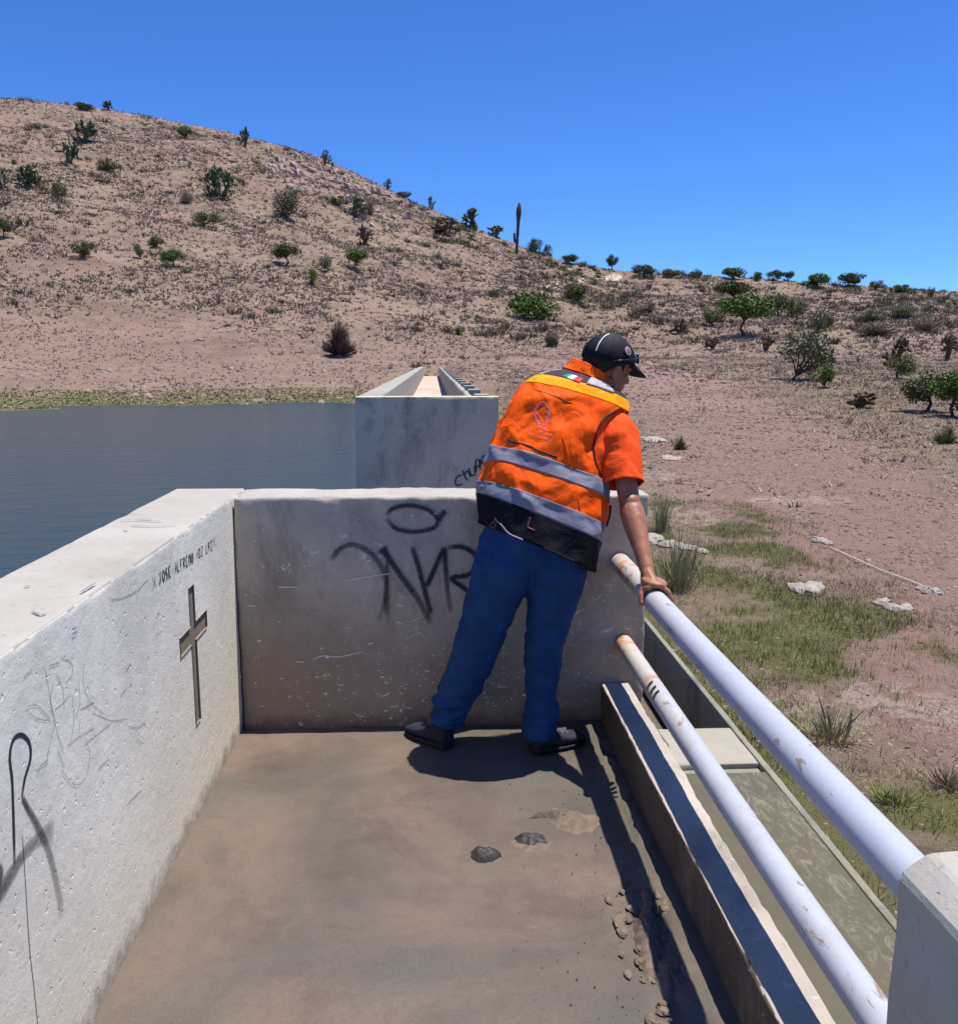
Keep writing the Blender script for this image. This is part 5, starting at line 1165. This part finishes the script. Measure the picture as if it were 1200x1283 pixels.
B.cap(t0, 0.018, t1, 0.0155, 12); B.cap(t1, 0.0145, t2, 0.0120, 12); B.cap(t2, 0.0120, t3, 0.0105, 12)
# left arm, bent in front of him
LS = Pt(668, 512, 3.58); LE = Pt(633, 548, 3.68); LH = np.array([0.52, 3.80, 1.12])
B.cap(LS, 0.052, LE, 0.042, 14); B.cap(LE, 0.040, LH, 0.028, 14); B.ell(LH + (0.04, 0.01, -0.01), [(0.05, 0, 0), (0, 0.02, 0), (0, 0, 0.035)], 14, 10)
for i in range(5):
    q0 = LH + (0.07, 0.01, 0.02 - 0.016 * i); q1 = q0 + (0.028, 0.01, -0.012); B.cap(q0 - (0.02, 0, 0), 0.0095, q0 + (0.012, 0.004, -0.002), 0.0088, 8); B.cap(q0 + (0.012, 0.004, -0.002), 0.0088, q1, 0.0075, 8)
# legs inside the trousers
LHp = Pt(634, 690, 3.43); RHp = Pt(697, 695, 3.42); LK = Pt(600, 795, 3.46); RK = Pt(687, 800, 3.43); LA = Pt(562, 893, 3.52); RA = Pt(677, 905, 3.45)
for a, k_, n_ in ((LHp, LK, LA), (RHp, RK, RA)):
    B.cap(pel + (a - pel) * 0.6, 0.085, k_, 0.055, 14); B.cap(k_, 0.055, n_, 0.038, 14)
bm_ = remeshed(B, 0.0036, 3)
link('body', bm_, M['skin'], man, True)

# eyes
mb = MB()
for sd in (-1, 1): mb.ell(hd(0.083, sd * 0.031, -0.003), hax(0.0085, 0.010, 0.0075), 12, 8)
mb.build('eye', M['lens'], man, True)
# hair, cap, sunglasses
mb = MB(); V = []; n = 40; m_ = 16
def dome(name, mat, rad, c_, a0, a1, parent, thick=0.004, frontcut=None, col=(n, m_), rug=0.0, **kw):
    nn, mm = col; V = []; F = []
    for i in range(mm + 1):
        for k in range(nn):
            th_ = 2 * math.pi * k / nn; lim = a1(th_) if callable(a1) else a1; ph = a0 + (lim - a0) * i / mm
            q = c_[0] + rad[0] * math.sin(ph) * math.cos(th_), c_[1] + rad[1] * math.sin(ph) * math.sin(th_), c_[2] + rad[2] * math.cos(ph)
            P_ = hd(*q)
            if rug: P_ = P_ + (P_ - hd(*c_)) * rug * (float(fbm(P_[0] * 60, P_[1] * 60, P_[2] * 60, 4, 2)) - 0.5)
            V.append(P_)
    for i in range(mm):
        for k in range(nn): F.append((i * nn + k, (i + 1) * nn + k, (i + 1) * nn + (k + 1) % nn, i * nn + (k + 1) % nn))
    F.append(tuple(range(nn)))
    o = link(name, mesh(name, V, F), mat, parent, True, **kw)
    so = o.modifiers.new('thick', 'SOLIDIFY'); so.thickness = thick; so.offset = 1
    return o
dome('hair', M['hair'], (0.106, 0.084, 0.112), (-0.010, 0, 0.022), 0.2, lambda t: math.radians(float(np.interp(math.cos(t), [-1, -0.45, -0.1, 0.1, 0.22, 0.36, 0.5], [124, 120, 101, 97, 110, 108, 60]))), man, 0.004, rug=0.10)
capo = dome('cap', M['cap'], (0.117, 0.094, 0.094), (-0.006, 0, 0.030), 0.02, lambda t: math.radians(97 + 6 * math.cos(t + math.pi)), man, 0.004, label='black cap with thin white piping and a round badge')
# brim
V = []; nb = 18; mb = MB()
for j in range(7):
    for k in range(nb + 1):
        a = math.radians(-58 + 116 * k / nb); f0 = 0.108 * math.cos(a); s0 = 0.088 * math.sin(a) / math.sin(math.radians(58)) * 0.92
        ext = 0.080 * (1 - (abs(a) / math.radians(62)) ** 2.6) * j / 6
        f_ = f0 + ext; u_ = 0.036 - 0.42 * ext - 9.0 * s0 * s0 * 0.20 * (0.4 + j / 6)
        V.append(hd(f_, s0 * (1 + 0.02 * j), u_))
F = [(j * (nb + 1) + k, j * (nb + 1) + k + 1, (j + 1) * (nb + 1) + k + 1, (j + 1) * (nb + 1) + k) for j in range(6) for k in range(nb)]
o = link('brim', mesh('brim', V, F), M['cap'], capo, True); so = o.modifiers.new('t', 'SOLIDIFY'); so.thickness = 0.004; so.offset = 0
def capP(th_, ph, off=0.005):
    return hd(-0.006 + (0.117 + off) * math.sin(ph) * math.cos(th_), (0.094 + off) * math.sin(ph) * math.sin(th_), 0.030 + (0.094 + off) * math.cos(ph))
mb = MB(); mb.tube([capP(math.radians(150), p_) for p_ in np.linspace(0.15, 1.50, 16)], 0.0026, 6); mb.tube([capP(math.radians(25), p_) for p_ in np.linspace(0.95, 1.45, 8)], 0.0024, 6)
mb.build('white_piping', M['white'], capo)
mb = MB(); mb.ell(capP(0, 0.0, 0.004), [hf * 0.007, hs_ * 0.007, hu * 0.005], 10, 6); mb.build('button', M['cap'], capo)
mb = MB()
for th_ in (0, 60, 120, 180, 240, 300): mb.tube([capP(math.radians(th_), p_, 0.0045) for p_ in np.linspace(0.1, 1.55, 14)], 0.0013, 5)
mb.build('seam', M['cap'], capo)
bc = capP(math.radians(82), math.radians(66), 0.006); bn = (bc - hd(-0.006, 0, 0.03)); bn /= np.linalg.norm(bn); bt = np.cross(bn, hu); bt /= np.linalg.norm(bt); bu = np.cross(bt, bn)
mb = MB(); mb.ell(bc, [bt * 0.019, bu * 0.019, bn * 0.0022], 20, 6); o = mb.build('badge', M['greyp'], capo)
mb = MB(); mb.ell(bc + bn * 0.0016, [bt * 0.0115, bu * 0.0125, bn * 0.0018], 14, 6); mb.build('badge_print', M['pinkd'], capo)
# sunglasses pushed up on the cap
sg = None
mb = MB()
for sd in (-1, 1): mb.tube([capP(math.radians(sd * a), math.radians(p_), 0.010) for a, p_ in ((38, 72), (55, 77), (75, 84), (95, 92), (112, 99))], [0.004, 0.0035, 0.003, 0.003, 0.0035], 8)
mb.tube([capP(math.radians(a), math.radians(72), 0.012) for a in range(-38, 39, 8)], 0.004, 8)
sg = mb.build('sunglasses', M['frame'], man, True, label='dark sunglasses pushed up onto the cap')
for sd in (-1, 1):
    V = []; 
    for j in range(7):
        for k in range(9): V.append(capP(math.radians(sd * (5 + 33 * k / 8)), math.radians(62 + 20 * j / 6 + (3 if k in (0, 8) and j in (0,) else 0)), 0.014 + 0.004 * math.sin(math.pi * k / 8)))
    F = [(j * 9 + k, j * 9 + k + 1, (j + 1) * 9 + k + 1, (j + 1) * 9 + k) for j in range(6) for k in range(8)]
    o = link('lens', mesh('lens', V, F), M['lens'], sg, True); so = o.modifiers.new('t', 'SOLIDIFY'); so.thickness = 0.0025

# --- torso surface
RG = [ # left px, right px, depth Y, half depth
 ((601, 655), (741, 716), 3.405, 0.165), ((598, 618), (749, 680), 3.425, 0.160), ((602, 602), (754, 659), 3.440, 0.155), ((609, 579), (759, 630), 3.460, 0.148),
 ((614, 561), (762, 611), 3.480, 0.145), ((627, 531), (768, 583), 3.505, 0.142), ((638, 507), (774, 556), 3.525, 0.138), ((648, 490), (781, 532), 3.545, 0.128),
 ((659, 477), (786, 514), 3.560, 0.110), ((678, 469), (780, 499), 3.572, 0.092), ((700, 464), (768, 489), 3.578, 0.075), ((712, 460), (758, 482), 3.580, 0.066), ((718, 452), (758, 474), 3.585, 0.062)]
RL = np.array([Pt(*r_[0], r_[2]) for r_ in RG]); RRt = np.array([Pt(*r_[1], r_[2]) for r_ in RG]); RB = np.array([r_[3] for r_ in RG])
def interp_(A, v):
    v = min(max(v, 0), len(A) - 1 - 1e-6); i = int(v); t = v - i
    p0, p1, p2, p3 = A[max(i - 1, 0)], A[i], A[i + 1], A[min(i + 2, len(A) - 1)]
    return 0.5 * (2 * p1 + (p2 - p0) * t + (2 * p0 - 5 * p1 + 4 * p2 - p3) * t * t + (3 * p1 - p0 - 3 * p2 + p3) * t ** 3)
def VS(v, phi, off=0.0, wr=1.0):
    """torso surface: phi 0 = his right side, 90 = back, 180 = left side"""
    L_ = interp_(RL, v); R_ = interp_(RRt, v); b_ = float(interp_(RB, v)); c_ = (L_ + R_) / 2; a = (R_ - L_) / 2; al = np.linalg.norm(a); ah = a / al
    c2 = (interp_(RL, min(v + 0.4, 12)) + interp_(RRt, min(v + 0.4, 12))) / 2; c1 = (interp_(RL, max(v - 0.4, 0)) + interp_(RRt, max(v - 0.4, 0))) / 2
    sp_ = c2 - c1; sp_ -= ah * (sp_ @ ah); sp_ /= np.linalg.norm(sp_); w = np.cross(sp_, ah)      # forward (away from the camera)
    ph = math.radians(phi); cc, ss = math.cos(ph), math.sin(ph); e = 0.82
    x = math.copysign(abs(cc) ** e, cc); y = math.copysign(abs(ss) ** e, ss)
    p = c_ + ah * al * x - w * b_ * y
    o_ = off
    if wr:
        px_ = phi / 180 * 2.6
        f1 = float(fbm(px_ * 2.6 + v * 0.55, v * 0.55 - px_ * 0.5, None, 301, 3)) - 0.5
        f2 = 1 - abs(2 * float(fbm(px_ * 1.9 - v * 0.28, v * 0.42 + px_ * 0.4, None, 305, 2)) - 1)
        o_ += wr * (0.030 * f1 + 0.030 * (f2 - 0.8)) * min(1, max(0.35, (8.4 - v) / 2))
    n_ = ah * x * b_ - w * y * al; n_ /= np.linalg.norm(n_); return p + n_ * o_
def tors(name, mat, v0, v1, nv, off, parent, phi0=0, phi1=360, nphi=110, thick=0.003, hem=None, cut=None, **kw):
    V = []; full = (phi1 - phi0) >= 360; m2 = nphi if full else nphi + 1
    for i in range(nv + 1):
        for k in range(m2):
            ph = phi0 + (phi1 - phi0) * k / nphi; v = v0 + (v1 - v0) * i / nv
            if hem and i < 6: v += hem(ph) * (1 - i / 6)
            V.append(VS(v, ph, off))
    F = []
    for i in range(nv):
        for k in range(nphi):
            if cut and cut(v0 + (v1 - v0) * (i + 0.5) / nv, phi0 + (phi1 - phi0) * (k + 0.5) / nphi): continue
            k2 = (k + 1) % m2; F.append((i * m2 + k, i * m2 + k2, (i + 1) * m2 + k2, (i + 1) * m2 + k))
    F = [f[::-1] for f in F]
    o = link(name, mesh(name, V, F), mat, parent, True, **kw)
    so = o.modifiers.new('thick', 'SOLIDIFY'); so.thickness = thick; so.offset = 1
    return o
# find (v, phi) of a pixel on the back
vv = np.linspace(0, 11, 111); pp = np.linspace(5, 175, 120); GP = [[VS(v, p_) for p_ in pp] for v in vv]
GPX = np.array([[proj(q) for q in r_] for r_ in GP])
def vp(x, y):
    d_ = (GPX[..., 0] - x) ** 2 + (GPX[..., 1] - y) ** 2; i, j = np.unravel_index(np.argmin(d_), d_.shape); return vv[i], pp[j]
a_ = [(778, 511), (764, 518), (752, 530), (745, 548), (743, 566), (747, 583), (753, 598)]
AH = sorted(vp(x, y) for x, y in cat_([np.array(q, float) for q in a_], 4)); AHv = [q[0] for q in AH]; AHp = [q[1] for q in AH]
def in_armhole(v, ph):
    if v < AHv[0] - 0.1 or v > AHv[-1] + 0.05: return False
    lim = float(np.interp(v, AHv, AHp)); return ph < lim or ph > 330
vest = tors('vest', M['orange'], 0.98, 7.62, 130, 0.0, man, nphi=220, cut=in_armhole, label='orange high-visibility vest with reflective bands')
tors('vest_sunlit_top', M['sunlit_orange'], 7.60, 8.55, 16, 0.001, vest, phi0=4, phi1=176)  # vest cloth painted yellower where sun strikes the shoulder tops
tors('shoulder_panel', M['yoke'], 8.53, 10.6, 26, 0.002, vest, phi0=-60, phi1=240, nphi=90)
tors('vest_front', M['orange'], 7.5, 9.6, 20, -0.001, vest, phi0=176, phi1=364, nphi=80)
tors('reflective_band', M['reflect'], 1.00, 1.98, 14, 0.0030, vest, nphi=150)
tors('reflective_band', M['reflect'], 3.02, 4.00, 14, 0.0030, vest, nphi=150)
pr = vp(752, 498)[1]; prl = vp(684, 467)[1]
tors('reflective_patch', M['reflectw'], 8.50, 10.4, 14, 0.0055, vest, phi0=pr - 17, phi1=pr + 15, nphi=20)
tors('reflective_patch', M['reflectw'], 8.50, 9.9, 12, 0.0055, vest, phi0=prl - 9, phi1=prl + 9, nphi=20)
tors('shirt_body', M['shirt'], 3.5, 8.4, 50, -0.010, man, nphi=100, label='orange shirt under the vest, seen in the armhole')
tors('jacket_hem', M['black'], -0.15, 1.02, 26, 0.004, man, nphi=120, hem=lambda ph: -0.75 * max(0, math.sin(math.radians(min(180, ph * 0.93)))), label='black hem of the shirt below the vest')
tors('collar', M['orange'], 10.3, 12.0, 18, 0.007, vest, nphi=70, thick=0.006)
def on_back(pts, off): return [VS(*vp(x, y), off) for x, y in pts]
def line_on(name, mat, lines, rad, parent=vest, off=0.002, **kw):
    mb = MB()
    for l in lines:
        Pp = on_back(cat_([np.array(q, float) for q in l], 5), off); Pp = [(Pp[max(i - 1, 0)] + Pp[i] * 2 + Pp[min(i + 1, len(Pp) - 1)]) / 4 for i in range(len(Pp))]
        mb.tube(Pp, rad, 6)
    return mb.build(name, mat, parent, True, **kw)
line_on('vent_opening', M['piping'], [[(636, 551), (655, 557), (676, 565), (697, 574)]], 0.0058, off=0.0)
line_on('yoke_seam', M['piping'], [[(668, 488), (685, 493), (702, 500), (717, 507)]], 0.0020, off=0.003)
line_on('vest_seam', M['orange'], [[(705, 545), (710, 570), (719, 605), (730, 650)], [(640, 500), (628, 540), (616, 590)]], 0.0022, off=0.004)
line_on('armhole_piping', M['piping'], [a_], 0.0040, off=0.003)
EM = []
for rx, ry in ((9.5, 14.5), (8.0, 12.5), (4.5, 6.0)): EM.append([(679 + rx * math.cos(a) + 0.12 * ry * -math.sin(a), 519 + ry * math.sin(a) + 2 * math.cos(a)) for a in np.linspace(0, 2 * math.pi, 18)])
EM += [[(676, 512), (680, 509), (684, 513), (681, 518), (676, 521), (680, 527), (685, 524)], [(673, 517), (676, 523), (679, 530)], [(683, 515), (686, 520), (684, 527)]]
line_on('emblem', M['pink'], EM, 0.0018, off=0.0025, label='small round pink emblem on the back')
TX = []
for row, (xa, ya, xb, yb) in enumerate(((655, 527, 690, 540), (656, 533, 692, 546), (660, 541, 688, 551))):
    n_ = 13
    for i in range(n_):
        if i in (5, 9): continue
        u = i / n_; x_ = xa + (xb - xa) * u; y_ = ya + (yb - ya) * u; TX.append([(x_, y_), (x_ + 0.6, y_ + 3.4)]); TX.append([(x_, y_ + 0.2), (x_ + 1.6, y_ + 0.7)])
line_on('print_lines', M['pink'], TX, 0.0015, off=0.003)
# flag on the dark shoulder panel
fl_ = [vp(706, 469), vp(727, 478)]
vA, pA = vp(705, 471); vB, pB = vp(727, 479)
for k, mt_ in enumerate(('fg', 'fw', 'fr')):
    s0 = k / 3; s1 = (k + 1) / 3; V = []
    for s_ in (s0, s1):
        for dv in np.linspace(-0.30, 0.42, 4): V.append(VS(vA + 0.25 + (vB - vA) * s_ + dv, pA + (pB - pA) * s_, 0.008))
    link('flag_stripe', mesh('flag_stripe', V, [(j, j + 1, j + 5, j + 4) for j in range(3)]), M[mt_], vest)
line_on('hem_print', M['greyp'], [[(621, 650), (630, 660), (640, 672), (654, 683)]], 0.0032, parent=man, off=0.0085)
line_on('hem_print', M['pinkd'], [[(619, 654), (616, 659), (619, 664), (622, 659), (619, 654)], [(665, 647), (661, 660), (670, 665)]], 0.0018, parent=man, off=0.0085)
# side fastening
mb = MB(); q0 = VS(2.9, 4, 0.008); q1 = VS(2.0, 6, 0.008); mb.tube([q0, (q0 + q1) / 2 + (0.004, 0, 0), q1], 0.006, 6); mb.build('side_buckle', M['piping'], vest)

# --- shirt sleeves
def tube_cloth(name, pts, rads, parent, mat, n=40, seg=56, wr=0.006, seed=1, thick=0.004, flat=1.0, fold=None, **kw):
    P = cat_([np.concatenate([np.asarray(p, float), [r_]]) for p, r_ in zip(pts, rads)], n // (len(pts) - 1)); V = []
    ref = np.array([0, -1, 0.]); N = len(P)
    for i in range(N):
        c_ = P[i][:3]; t = P[min(i + 1, N - 1)][:3] - P[max(i - 1, 0)][:3]; t /= np.linalg.norm(t); a = np.cross(t, ref); a /= np.linalg.norm(a); b2 = np.cross(a, t)
        for k in range(seg):
            th_ = 2 * math.pi * k / seg; r_ = P[i][3]
            g = i / N * 7
            r_ += wr * (2 * float(fbm(math.cos(th_) * 1.3 + seed, math.sin(th_) * 1.3 + g * 0.5, g, seed, 3)) - 1) * 2
            if fold: r_ += fold(i / (N - 1), th_)
            V.append(c_ + a * math.cos(th_) * r_ + b2 * math.sin(th_) * r_ * flat)
    F = [(i * seg + k, i * seg + (k + 1) % seg, (i + 1) * seg + (k + 1) % seg, (i + 1) * seg + k) for i in range(N - 1) for k in range(seg)]
    o = link(name, mesh(name, V, F), mat, parent, True, **kw); so = o.modifiers.new('t', 'SOLIDIFY'); so.thickness = thick; so.offset = -1
    return o
shirt = tube_cloth('shirt_sleeve', [Pt(750, 523, 3.57), Pt(763, 529, 3.54), Pt(770, 546, 3.49), Pt(776, 572, 3.45), Pt(779, 607, 3.40)], [0.030, 0.062, 0.082, 0.082, 0.077], man, M['shirt'], 44, wr=0.007, seed=5, label='orange short sleeve on the right arm')
mb = MB()
c_ = Pt(780, 602, 3.405); dn = Pt(780, 607, 3.40) - Pt(779, 572, 3.46); dn /= np.linalg.norm(dn); a = np.cross(dn, (0, -1, 0)); a /= np.linalg.norm(a); b2 = np.cross(a, dn)
mb.tube([c_ - dn * 0.018 + (a * math.cos(t) + b2 * math.sin(t)) * 0.0765 for t in np.linspace(0, 2 * math.pi, 40)], 0.0016, 5, caps=False); mb.build('hem_stitch', M['shirt'], shirt)
tube_cloth('shirt_sleeve', [Pt(676, 505, 3.56), Pt(662, 516, 3.60), Pt(648, 532, 3.64), Pt(638, 542, 3.67)], [0.04, 0.062, 0.064, 0.060], man, M['shirt'], 30, seed=8)

# --- jeans
J = MB()
def leg(pts, rads):
    P = cat_([np.concatenate([np.asarray(p, float), [r_]]) for p, r_ in zip(pts, rads)], 14); J.tube([p[:3] for p in P], [p[3] * (0.96 if i_ > 20 else 1) for i_, p in enumerate(P)], 30)
leg([Pt(648, 668, 3.42), Pt(634, 705, 3.42), Pt(617, 750, 3.44), Pt(603, 795, 3.46), Pt(584, 845, 3.49), Pt(566, 880, 3.51), Pt(558, 902, 3.52)], [0.126, 0.130, 0.115, 0.101, 0.090, 0.083, 0.080])
leg([Pt(690, 668, 3.41), Pt(696, 705, 3.41), Pt(692, 750, 3.42), Pt(683, 800, 3.43), Pt(679, 850, 3.44), Pt(677, 890, 3.44), Pt(677, 920, 3.44)], [0.128, 0.128, 0.108, 0.088, 0.077, 0.074, 0.078])
J.ell(Pt(668, 674, 3.415), [(0.198, 0, -0.03), (0, 0.142, 0), (0.01, 0, 0.14)], 28, 18)
jm = remeshed(J, 0.0065, 3)
N_ = len(jm.vertices); co = np.empty(N_ * 3); jm.vertices.foreach_get('co', co); co = co.reshape(-1, 3); no = np.empty(N_ * 3); jm.vertices.foreach_get('normal', no); no = no.reshape(-1, 3)
z_ = co[:, 2]; low_ = 1 - sstep(0.16, 0.42, z_); kn = np.exp(-((z_ - 0.50) / 0.10) ** 2); up_ = sstep(0.55, 0.75, z_)
fo = 1 - np.abs(2 * fbm(co[:, 0] * 5, co[:, 1] * 5, z_ * 17, 501, 2) - 1); f2 = fbm(co[:, 0] * 10, co[:, 1] * 10, z_ * 10, 505, 3) - 0.5; f3 = 1 - np.abs(2 * fbm(co[:, 0] * 7 + z_ * 5, co[:, 1] * 7, z_ * 5, 509, 2) - 1)
co += no * ((fo - 0.8) * (0.024 * low_ + 0.012 * kn + 0.004) + f2 * 0.014 + (f3 - 0.8) * 0.022 * up_)[:, None]
jm.vertices.foreach_set('co', co.ravel()); jm.update()
jeans = link('jeans', jm, M['denim'], man, True, label='blue denim jeans, creased at the ankles')

# --- shoes
def shoe(heel, toe, seed):
    heel = np.array([heel[0], heel[1], 0.0]); toe = np.array([toe[0], toe[1], 0.0]); d_ = toe - heel; L_ = np.linalg.norm(d_); f = d_ / L_; s = np.cross(f, (0, 0, 1)); u = np.array([0, 0, 1.])
    prof = [(0.0, 0.028, 0.070), (0.03, 0.036, 0.098), (0.10, 0.040, 0.112), (0.24, 0.040, 0.104), (0.38, 0.041, 0.088), (0.52, 0.046, 0.072), (0.68, 0.050, 0.060), (0.82, 0.048, 0.053), (0.92, 0.040, 0.046), (0.98, 0.026, 0.036), (1.0, 0.012, 0.028)]
    def loft(name, mat, zlo, top, grow, parent):
        V = []; K = 20
        for (t, w, h_) in prof:
            for k in range(K):
                a = 2 * math.pi * k / K; x = math.cos(a); y = math.sin(a); x = math.copysign(abs(x) ** 0.75, x); y = math.copysign(abs(y) ** 0.8, y)
                zt = top(t, h_); zc_ = (zlo + zt) / 2; V.append(heel + f * (t * L_ + (grow if t > 0.5 else -grow)) + s * x * (w + grow) + u * (zc_ + y * (zt - zlo) / 2))
        F = [(i * K + k, i * K + (k + 1) % K, (i + 1) * K + (k + 1) % K, (i + 1) * K + k) for i in range(len(prof) - 1) for k in range(K)] + [tuple(range(K))[::-1], tuple((len(prof) - 1) * K + k for k in range(K))]
        o = link(name, mesh(name, V, F), mat, parent, True); sb = o.modifiers.new('s', 'SUBSURF'); sb.levels = 1; sb.render_levels = 2; return o
    up = loft('shoe', M['shoe'], 0.018, lambda t, h_: h_, 0.0, man)
    loft('sole', M['sole'], 0.004, lambda t, h_: 0.026 + 0.008 * (t < 0.3), 0.004, up)
    mb = MB()
    for k in range(6):
        t = 0.36 + 0.055 * k; zz = np.interp(t, [p_[0] for p_ in prof], [p_[2] for p_ in prof]); sg_ = 1 if k % 2 else -1
        mb.tube([heel + f * (t - 0.02 * sg_) * L_ + s * -0.022 + u * (zz - 0.006), heel + f * t * L_ + u * (zz + 0.003), heel + f * (t + 0.02 * sg_) * L_ + s * 0.022 + u * (zz - 0.006)], 0.0028, 6)
    mb.build('lace', M['lace'], up, True)
shoe((0.395, 3.415), (0.625, 3.535), 1)
shoe((0.055, 3.475), (-0.115, 3.665), 2)
